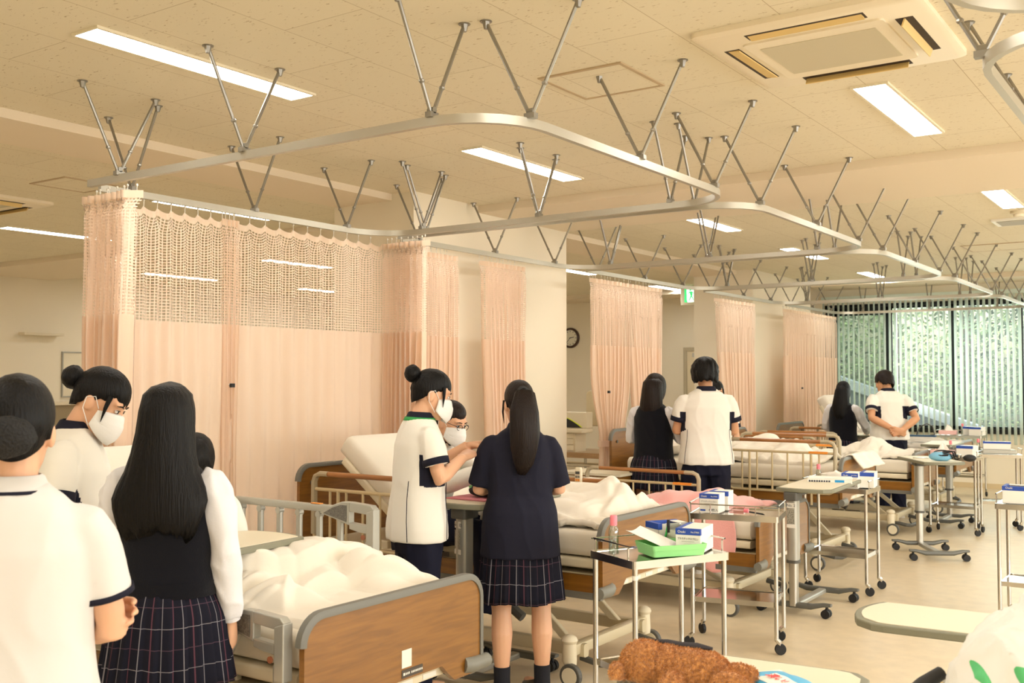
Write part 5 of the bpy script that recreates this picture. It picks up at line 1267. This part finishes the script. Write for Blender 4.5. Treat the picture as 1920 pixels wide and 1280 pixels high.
    if hair == 'long':
        ex = extra or dict(rows=((1.50, .079, .098, -.012), (1.44, .084, .090, -.03), (1.38, .095, .082, -.045), (1.31, .118, .072, -.055), (1.25, .135, .06, -.068), (1.18, .130, .055, -.075), (1.10, .105, .045, -.08), (1.03, .085, .035, -.085)))
        na = 96; O = []
        rws = ex['rows']
        for j, (z, rx, ry, cy) in enumerate(rws):
            f = j / (len(rws) - 1); ring = []
            for i in range(na):
                a = 2 * PI * i / na; wv = 1 + .02 * nz(math.cos(a) * 22, math.sin(a) * 22, z * 2) * (1 + f) + .015 * nz(math.cos(a) * 6, math.sin(a) * 6, z * 4)
                yy = cy + ry * math.sin(a) * wv
                if math.sin(a) > 0 and z < 1.55: yy = cy + ry * .35 * math.sin(a)
                zz = z + (f ** 4) * .045 * nz(a * 9, 1.7, 2) + (f > .9) * .03 * nz(a * 26, 4, 5)
                ring.append(U(V(rx * math.cos(a) * wv, yy, zz)))
            O.append(ring)
        q = B().rings(O)
        q.build('long_hair', hairm, hc_, smooth=True, auto=False)
    return t

# --- the people in the ward, from the left
person('person', 'person in a white polo shirt with a low netted bun at the left edge', (-2.215, 1.270), .80, h=1.61, top='polo', hem=.80, hair='lowbun', bangs=False,
       armR=((.200, .03, 1.03), (.04, .20, 1.00)), armL=((-.20, .09, 1.05), (.118, .098, 1.055)), handL=dict(fw=(1, -.10, -.02), pn=(-.1, -1, 0)), handR=dict(fw=(-1, .1, .1), pn=(0, -1, 0)), curlL=.62, vox=.005, head=(.02, .12, 0))
person('person', 'person in a cream uniform and white mask at the far left, small bun, looking down', (-3.55, 2.22), -.82, h=1.68, hair='bun', bun=(0, -.128, .02), mask=True, lean=.12, head=(.46, -.1, 0), top='tunic',
       armR=((.22, .02, 1.04), (.16, .20, .92)), armL=((-.20, .06, 1.04), (-.10, .24, .95)))
person('person', 'person in a dark knit vest and plaid skirt with very long straight black hair', (-2.923, 2.205), .62, h=1.585, top='vest', hem=.905, bottom='skirt', skirt=.615, hair='long', socks=True, shoes=M_shoe, vox=.007, wr=.007,
       armR=((.202, -.02, 1.04), (.205, .04, .80)), armL=((-.202, -.02, 1.04), (-.195, .05, .81)),
       extra=dict(rows=((1.602, .02, .03, -.012), (1.592, .052, .07, -.014), (1.565, .078, .098, -.016), (1.51, .091, .110, -.018), (1.44, .098, .102, -.03), (1.37, .108, .094, -.05), (1.31, .124, .086, -.062), (1.26, .146, .076, -.072), (1.22, .156, .066, -.084), (1.185, .150, .056, -.094), (1.155, .138, .044, -.104), (1.13, .126, .032, -.110), (1.115, .115, .022, -.112))))
person('person', 'person sitting up in the nearest bed, mostly hidden behind the long black hair', (-3.735, 2.925, -.17), -PI / 2 - .45, h=1.56, seated=True, lean=.12, top='tunic', panel=False, cuff=False, sleeve='long', hem=.84, legs=False, bottom='none', hair='short', head=(.42, -.2, 0), vox=.008, wr=.004,
       armR=((.20, .12, 1.06), (.12, .40, .98)), armL=((-.20, .14, 1.06), (-.20, .62, .93)), feet=None)
person('person', 'person in a white uniform with green collar trim and mask, pointing forward with both hands', (-3.35, 4.01), -.60, h=1.665, hair='bun', bun=(0, -.118, .072), mask=True, collar='green', head=(.24, -.12, 0), lean=.06, top='tunic', piping=True, hem=.775,
       armR=((.205, .05, 1.075), (.07, .205, 1.16)), armL=((-.18, .12, 1.09), (-.05, .27, 1.21)), curlR=.35, curlL=.4, handR=dict(fw=(-.65, .75, .25), pn=(-.4, 0, -1)), handL=dict(fw=(.2, 1, .1), pn=(.3, 0, -1)), vox=.005)
person('person', 'person in white with glasses and mask leaning over the No. 10 table', (-3.82, 4.64, -.11), -1.42, h=1.62, seated=True, lean=.26, hair='bun', bun=(0, -.12, .02), mask=True, glasses=True, head=(.10, -.1, 0), top='tunic', panel=False, cuff=False, sleeve='long', bangs=False,
       armR=((.21, .26, 1.12), (.10, .44, 1.20)), armL=((-.20, .28, 1.12), (-.08, .46, 1.22)), hairm=M_hairb, skin=M_skin)
person('person', 'person in a navy blouse and plaid skirt with a long ponytail, seen from behind', (-2.98, 4.38), .70, h=1.60, top='navy', hem=.71, sleeve='elbow', cuff=False, bottom='skirt', skirt=.49, hair='ponytail', socks=True, shoes=M_shoe, hairm=M_hairb, head=(.10, .12, 0), bangs=False,
       armR=((.205, .02, 1.04), (.13, .22, 1.03)), armL=((-.205, .04, 1.04), (-.12, .23, 1.03)), feet=((.11, .0, -.3), (-.095, -.02, .05)))
person('person', 'person in a dark knit vest with brown hair and bowed head, beside the tied curtain', (-4.09, 8.06), .08, h=1.66, top='vest', hem=.84, bottom='skirt', skirt=.64, hair='long', hairm=M_hairb, socks=True, shoes=M_shoe, head=(.30, -.25, 0), vox=.008,
       armR=((.24, .04, 1.05), (.10, .24, 1.10)), armL=((-.22, .04, 1.05), (-.08, .24, 1.08)),
       extra=dict(rows=((1.55, .055, .075, .0), (1.52, .082, .10, .0), (1.46, .090, .098, -.01), (1.40, .095, .085, -.025), (1.34, .10, .07, -.04), (1.29, .095, .06, -.05), (1.25, .07, .045, -.055))))
person('person', 'tall short haired person in a white uniform seen from behind, navy cuffs', (-3.61, 8.08), .62, h=1.79, sex='m', hair='wavy', top='tunic', hem=.80, head=(.25, -.1, 0), armR=((.22, .03, 1.05), (.15, .22, 1.04)), armL=((-.21, .03, 1.05), (-.13, .22, 1.06)), vox=.008, piping=True, skin=M_skin2, pany=-.07)
person('person', 'person whose dark hair just shows behind the shoulder of the tall short haired man', (-4.32, 9.92), PI + .5, h=1.60, hair='bun', mask=True, top='tunic', vox=.010, head=(.2, 0, 0))
person('person', 'person in a dark vest with long dark hair at the far end of the ward', (-3.82, 12.52), -.05, h=1.58, top='vest', hem=.86, bottom='skirt', skirt=.60, hair='long', socks=True, shoes=M_shoe, vox=.010, head=(.12, -.1, 0),
       armR=((.25, .08, 1.06), (.20, .28, .98)), armL=((-.23, .04, 1.04), (-.12, .2, .98)),
       extra=dict(rows=((1.55, .055, .075, .0), (1.50, .084, .10, .0), (1.44, .092, .095, -.02), (1.36, .102, .085, -.045), (1.28, .11, .07, -.065), (1.20, .095, .055, -.08), (1.14, .07, .04, -.085))))
person('person', 'person in a white uniform by the window holding both hands behind the back', (-3.27, 12.5), .58, h=1.735, sex='m', hair='short', hairm=M_hairb, top='tunic', hem=.83, head=(.38, .62, 0), lean=.14, pany=-.10, vox=.007, skin=M_skin2, cuff=True,
       armR=((.245, -.12, 1.06), (.06, -.185, .93)), armL=((-.235, -.13, 1.07), (-.03, -.19, .95)), handR=dict(fw=(-1, -.05, -.25), pn=(0, -1, .2)), handL=dict(fw=(1, -.1, -.35), pn=(0, 1, .2)), curlR=.8, curlL=.5)
# paper held by the person with bowed head
pp = B().sheet(lambda u, v: Vector(((u - .5) * .2, (v - .5) * .28, .004 * math.sin(3 * u))), 6, 6, .001).build('held_paper', M_paper, None, smooth=True, auto=False)
pp.location = (-3.98, 8.42, 1.20); pp.rotation_euler = (.7, .2, .4); tag(pp, 'sheet of paper held up by the person with bowed head', 'paper')
# ------------------------------------------------------------------ teddy bear, package, plastic bag, chair
def fur_mat():
    m, t, p = nodes('brown_plush'); tc = t.nodes.new('ShaderNodeTexCoord'); n = t.nodes.new('ShaderNodeTexNoise'); n.inputs['Scale'].default_value = 70; n.inputs['Detail'].default_value = 4
    r = t.nodes.new('ShaderNodeValToRGB'); r.color_ramp.elements[0].color = c4((168, 106, 52)); r.color_ramp.elements[1].color = c4((234, 172, 104)); r.color_ramp.elements[0].position = .32; r.color_ramp.elements[1].position = .68
    t.links.new(tc.outputs['Object'], n.inputs['Vector']); t.links.new(n.outputs[0], r.inputs[0]); t.links.new(r.outputs[0], p.inputs['Base Color'])
    p.inputs['Roughness'].default_value = .95; p.inputs['Sheen Weight'].default_value = .6; p.inputs['Specular IOR Level'].default_value = .1; return m
M_fur = fur_mat()
bear = thing('teddy_bear', (-1.215, 2.57, .782), 'fluffy brown teddy bear lying face down on the table at the bottom edge', 'teddy bear', .30); bear.scale = (.6, .6, .6)
def furry(name, ells, parent, vox=.008, dens=260, ln=.014, seed=1):
    b = B()
    for c, r, rot in ells: b.ell(c, r, 22, 14, rot=Euler(rot).to_matrix() if rot else None)
    o = remesh(b, name, M_fur, parent, vox, 4, .006, 24, seed)
    me = o.data; rr = random.Random(seed); me.calc_loop_triangles() if hasattr(me, 'calc_loop_triangles') else None
    vs = [v.co.copy() for v in me.vertices]; no = [v.normal.copy() for v in me.vertices]
    f = B(); n = 0
    for i, (p, q) in enumerate(zip(vs, no)):
        if q.z < -.5: continue
        for _ in range(3):
            j = Vector((rr.uniform(-1, 1), rr.uniform(-1, 1), rr.uniform(-1, 1)))
            d = (q + j * .8 + Vector((.5, -.1, -.35)) * .6).normalized(); a = p + j * .003; x = d.cross(q); x = x.normalized() * .0011 if x.length > .01 else Vector((.0011, 0, 0)); l = ln * rr.uniform(.6, 1.2)
            i0 = [f.av(a - x), f.av(a + x), f.av(a + d * l * .6 + q * .002 + x * .7), f.av(a + d * l + Vector((0, 0, -.002)))]
            f.af((i0[0], i0[1], i0[2])); f.af((i0[0], i0[2], i0[3]))
    tag(f.build('fur', M_fur, o), kind='stuff')
    return o
furry('body', [((-.08, 0, .082), (.11, .098, .085), None), ((.02, 0, .075), (.145, .10, .085), None), ((.10, 0, .07), (.10, .095, .08), None)], bear, seed=1)
furry('head', [((-.175, 0, .085), (.11, .105, .095), None), ((-.23, -.02, .05), (.05, .05, .045), None)], bear, seed=2)
furry('ear', [((-.285, -.075, .055), (.035, .045, .04), None)], bear, seed=3)
furry('ear', [((-.20, .10, .10), (.03, .045, .04), None)], bear, seed=7)
furry('arm', [((-.035, -.125, .045), (.045, .085, .045), (0, 0, -.25))], bear, seed=4)
furry('leg', [((.205, -.085, .048), (.10, .058, .048), (0, 0, -.30))], bear, seed=5)
furry('leg', [((.225, .07, .045), (.09, .055, .045), (0, 0, .25))], bear, seed=6)
tt = B().tube([(-.15, .045, .176), (-.08, .045, .172), (-.02, .045, .166), (.05, .045, .166), (.12, .045, .158)], [.010, .020, .017, .020, .010], 10, sq=.7)
for p in tt.v: p += Vector((.003 * nz(p.x * 90, p.y * 90), .003 * nz(p.x * 90, 3), .004 * nz(p.x * 70, p.y * 70, 5)))
tt.build('zipper', mat('dark_zipper', (40, 34, 38), .7), bear, smooth=True)
pk = thing('wipes_package', (-.985, 2.70, .782), 'blue and white flat package with red lettering beside the teddy bear', 'package', .95)
def pkf(u, v): return Vector(((u - .5) * .15, (v - .5) * .24, .022 * math.sin(PI * u) ** .5 * math.sin(PI * v) ** .4 + .004 * nz(u * 5, v * 5) * (v < .9) + .004))
M_pkb = mat('package_blue', (70, 178, 226), .35)
po = B().sheet(pkf, 14, 20, .003).build('wrapper', M_pkb, pk, smooth=True, auto=False)
B().grid(lambda u, v: pkf(.12 + .42 * u, .28 + .42 * v) + Vector((0, 0, .0015)), 8, 10).build('white_oval', M_paper, po, smooth=True)
text('red_lettering', '濃い!', .036, mat('package_red', (226, 60, 70), .5), po, (-.025, -.0, .0285), (0, 0, -PI / 2 * 0 - 1.57))
text('dark_lettering', 'いちばん', .016, M_ink, po, (-.035, .098, .024), (0, 0, -1.57))
B().box(-.075, .075, .12, .135, .004, .006).build('sealed_edge', M_paper, po)
# plastic bag with green print on a chair
def bag_mat():
    m, t, p = nodes('white_plastic_film'); tc = t.nodes.new('ShaderNodeTexCoord'); 
    p.inputs['Base Color'].default_value = c4((248, 250, 250)); p.inputs['Roughness'].default_value = .35
    o = t.nodes['Material Output']; tl = t.nodes.new('ShaderNodeBsdfTranslucent'); tl.inputs[0].default_value = c4((252, 248, 240)); tr = t.nodes.new('ShaderNodeBsdfTransparent')
    a = t.nodes.new('ShaderNodeMixShader'); a.inputs[0].default_value = .5; t.links.new(p.outputs[0], a.inputs[1]); t.links.new(tl.outputs[0], a.inputs[2])
    t.links.new(a.outputs[0], o.inputs[0]); return m
M_bag = bag_mat(); M_bagg = mat('bag_green_print', (96, 204, 132), .5)
bag = thing('plastic_bag', (-.335, 2.575, .62), 'crumpled white plastic bag with green print in the lower right corner', 'bag', .4)
b = B(); b.ell((0, 0, .23), (.215, .19, .25), 64, 44); b.ell((.06, .03, .42), (.12, .10, .13), 40, 24); b.ell((-.17, -.10, .13), (.10, .08, .09), 30, 20)
o = remesh(b, 'bag_body', [M_bag, M_bagg], bag, .008, 3)
me = o.data
for v_ in me.vertices:
    p = v_.co; r = 1 - abs(nz(p.x * 9 + .8 * nz(p.z * 6, p.y * 6), p.y * 9, p.z * 5)); r2 = 1 - abs(nz(p.x * 20, p.y * 20 + 3, p.z * 12))
    k_ = .022 * (r ** 5) + .008 * r2 ** 4 - .012
    v_.co = p + v_.normal * k_; 
    if v_.co.z < .004: v_.co.z = .004
from mathutils.bvhtree import BVHTree
tree = BVHTree.FromPolygons([v_.co.copy() for v_ in me.vertices], [tuple(p.vertices) for p in me.polygons])
def stripe(a0, a1, zf, wd):
    def fn(u, v):
        a = a0 + (a1 - a0) * u; z = zf(u) + wd * (v - .5) * (math.sin(PI * min(1, max(0, u))) ** .5 + .15); o_ = Vector((.6 * math.cos(a), .6 * math.sin(a), z)); d = (Vector((0, 0, z)) - o_).normalized()
        hit = tree.ray_cast(o_, d); return (hit[0] - d * .0025) if hit[0] is not None else Vector((0, 0, z))
    B().grid(fn, 24, 4, uvs=False).build('green_print', M_bagg, bag, smooth=True, auto=False)
for a0, a1, z0, z1, wd in ((-2.9, -2.5, .36, .33, .022), (-2.35, -2.0, .30, .28, .02), (-2.25, -1.55, .37, .31, .045), (-1.5, -.8, .33, .32, .018), (-1.75, -1.2, .47, .44, .03)): stripe(a0, a1, lambda u, z0=z0, z1=z1: z0 + (z1 - z0) * u, wd)
ch = thing('wheelchair', (-.30, 2.555, 0), 'chair with a black push grip under the plastic bag in the lower right corner', 'chair', .4)
B().box(-.24, .24, -.22, .22, .57, .615).build('seat', mat('chair_vinyl', (60, 58, 60), .5), ch, bev=.012)
for x in (-.22, .22):
    for y in (-.2, .2): B().cyl((x, y, 0), (x, y, .57), .013, n=10).build('leg', M_chrome, ch)
hl = B().tube([(-.235, .10, .57), (-.235, .10, .90), (-.245, .098, .922)], .010, 8).build('post', M_chrome, ch, smooth=True)
B().tube([(-.24, .10, .922), (-.285, .065, .905), (-.335, .025, .872)], [.016, .017, .019], 10).build('push_grip', M_black, hl, smooth=True)

# ------------------------------------------------------------------ outside the window: bank of bushes, path wall
M_leaf = [mat('leaf_%s' % n, c, .6, spec=.3) for n, c in (('green', (104, 124, 86)), ('light', (160, 178, 122)), ('dark', (64, 80, 60)))]
M_trunk = mat('tree_bark', (84, 70, 54), .9)
struct('exterior_ground', B().box(-16, 10, YW + .2, 40, -.3, -.05), mat('outside_soil', (104, 102, 74), .9, var=.2, bscale=3))
def bush(x, y, r, hgt, n, ml, label, seed):
    rr = random.Random(seed); t = thing('bush', (x, y, -.05), label, 'bush', 0, 'bushes outside the window')
    B().tube([(0, 0, 0), (.05, .03, hgt * .4), (-.04, .02, hgt * .8)], [.07, .05, .02], 7).build('trunk', M_trunk, t)
    f = B()
    for _ in range(n):
        a = rr.uniform(0, 2 * PI); q = rr.random() ** .5; z = rr.uniform(.05, 1); s = math.sin(PI * min(1, z * .85 + .12)) ** .6
        c = Vector((r * q * s * math.cos(a), r * q * s * math.sin(a), hgt * z)); d = Vector((rr.uniform(-1, 1), rr.uniform(-1, 1), rr.uniform(-.9, .5))).normalized(); x_ = d.orthogonal().normalized() * rr.uniform(.02, .035); l = rr.uniform(.09, .17)
        i = [f.av(c), f.av(c + d * l * .5 + x_), f.av(c + d * l), f.av(c + d * l * .5 - x_)]; f.af(i)
    tag(f.build('foliage', ml, t), kind='stuff')
i = 0
for (x, y, r, hg, ml, lb) in ((-8.3, 20.5, 1.3, 3.6, 2, 'dark bush outside at the left end of the window, behind the girl in the vest'), (-6.6, 21.0, 1.3, 4.4, 0, 'green bush outside behind the first narrow pane'), (-5.2, 20.4, 1.2, 4.8, 1, 'bright leafy bush outside, left part of the wide middle pane'),
                        (-4.1, 20.8, 1.2, 4.6, 0, 'mid green bush outside behind the man with clasped hands'), (-3.0, 20.2, 1.2, 4.2, 2, 'darker bush outside in the right pane, left half'), (-1.9, 20.8, 1.3, 4.4, 0, 'green bush outside at the photo right edge'),
                        (-7.6, 23.5, 2.0, 6.0, 1, 'tall light green tree crown behind the left pane bushes'), (-4.6, 24.0, 2.1, 6.4, 1, 'tall light green tree crown behind the middle pane bushes'), (-1.8, 23.6, 2.0, 6.0, 0, 'tall tree crown behind the right pane bushes')):
    bush(x, y, r, hg, int(1150 * r * hg / 4), M_leaf[ml], lb, 50 + i); i += 1
rw = thing('sloping_wall', (-5.4, 18.6, 0), 'slate wall with a pale sloping coping outside the left window pane', 'wall')
B().prism([(-2.6, -.05), (2.9, -.05), (2.9, .35), (-2.6, 2.3)], lambda u, v, k: (u, .15 * k, v)).build('wall_face', mat('slate_render', (92, 98, 108), .8, var=.1, bscale=4), rw)
B().prism([(-2.6, 2.3), (2.9, .35), (2.9, .50), (-2.6, 2.48)], lambda u, v, k: (u, -.06 + .26 * k, v)).build('coping', mat('pale_coping', (190, 196, 206), .7), rw)
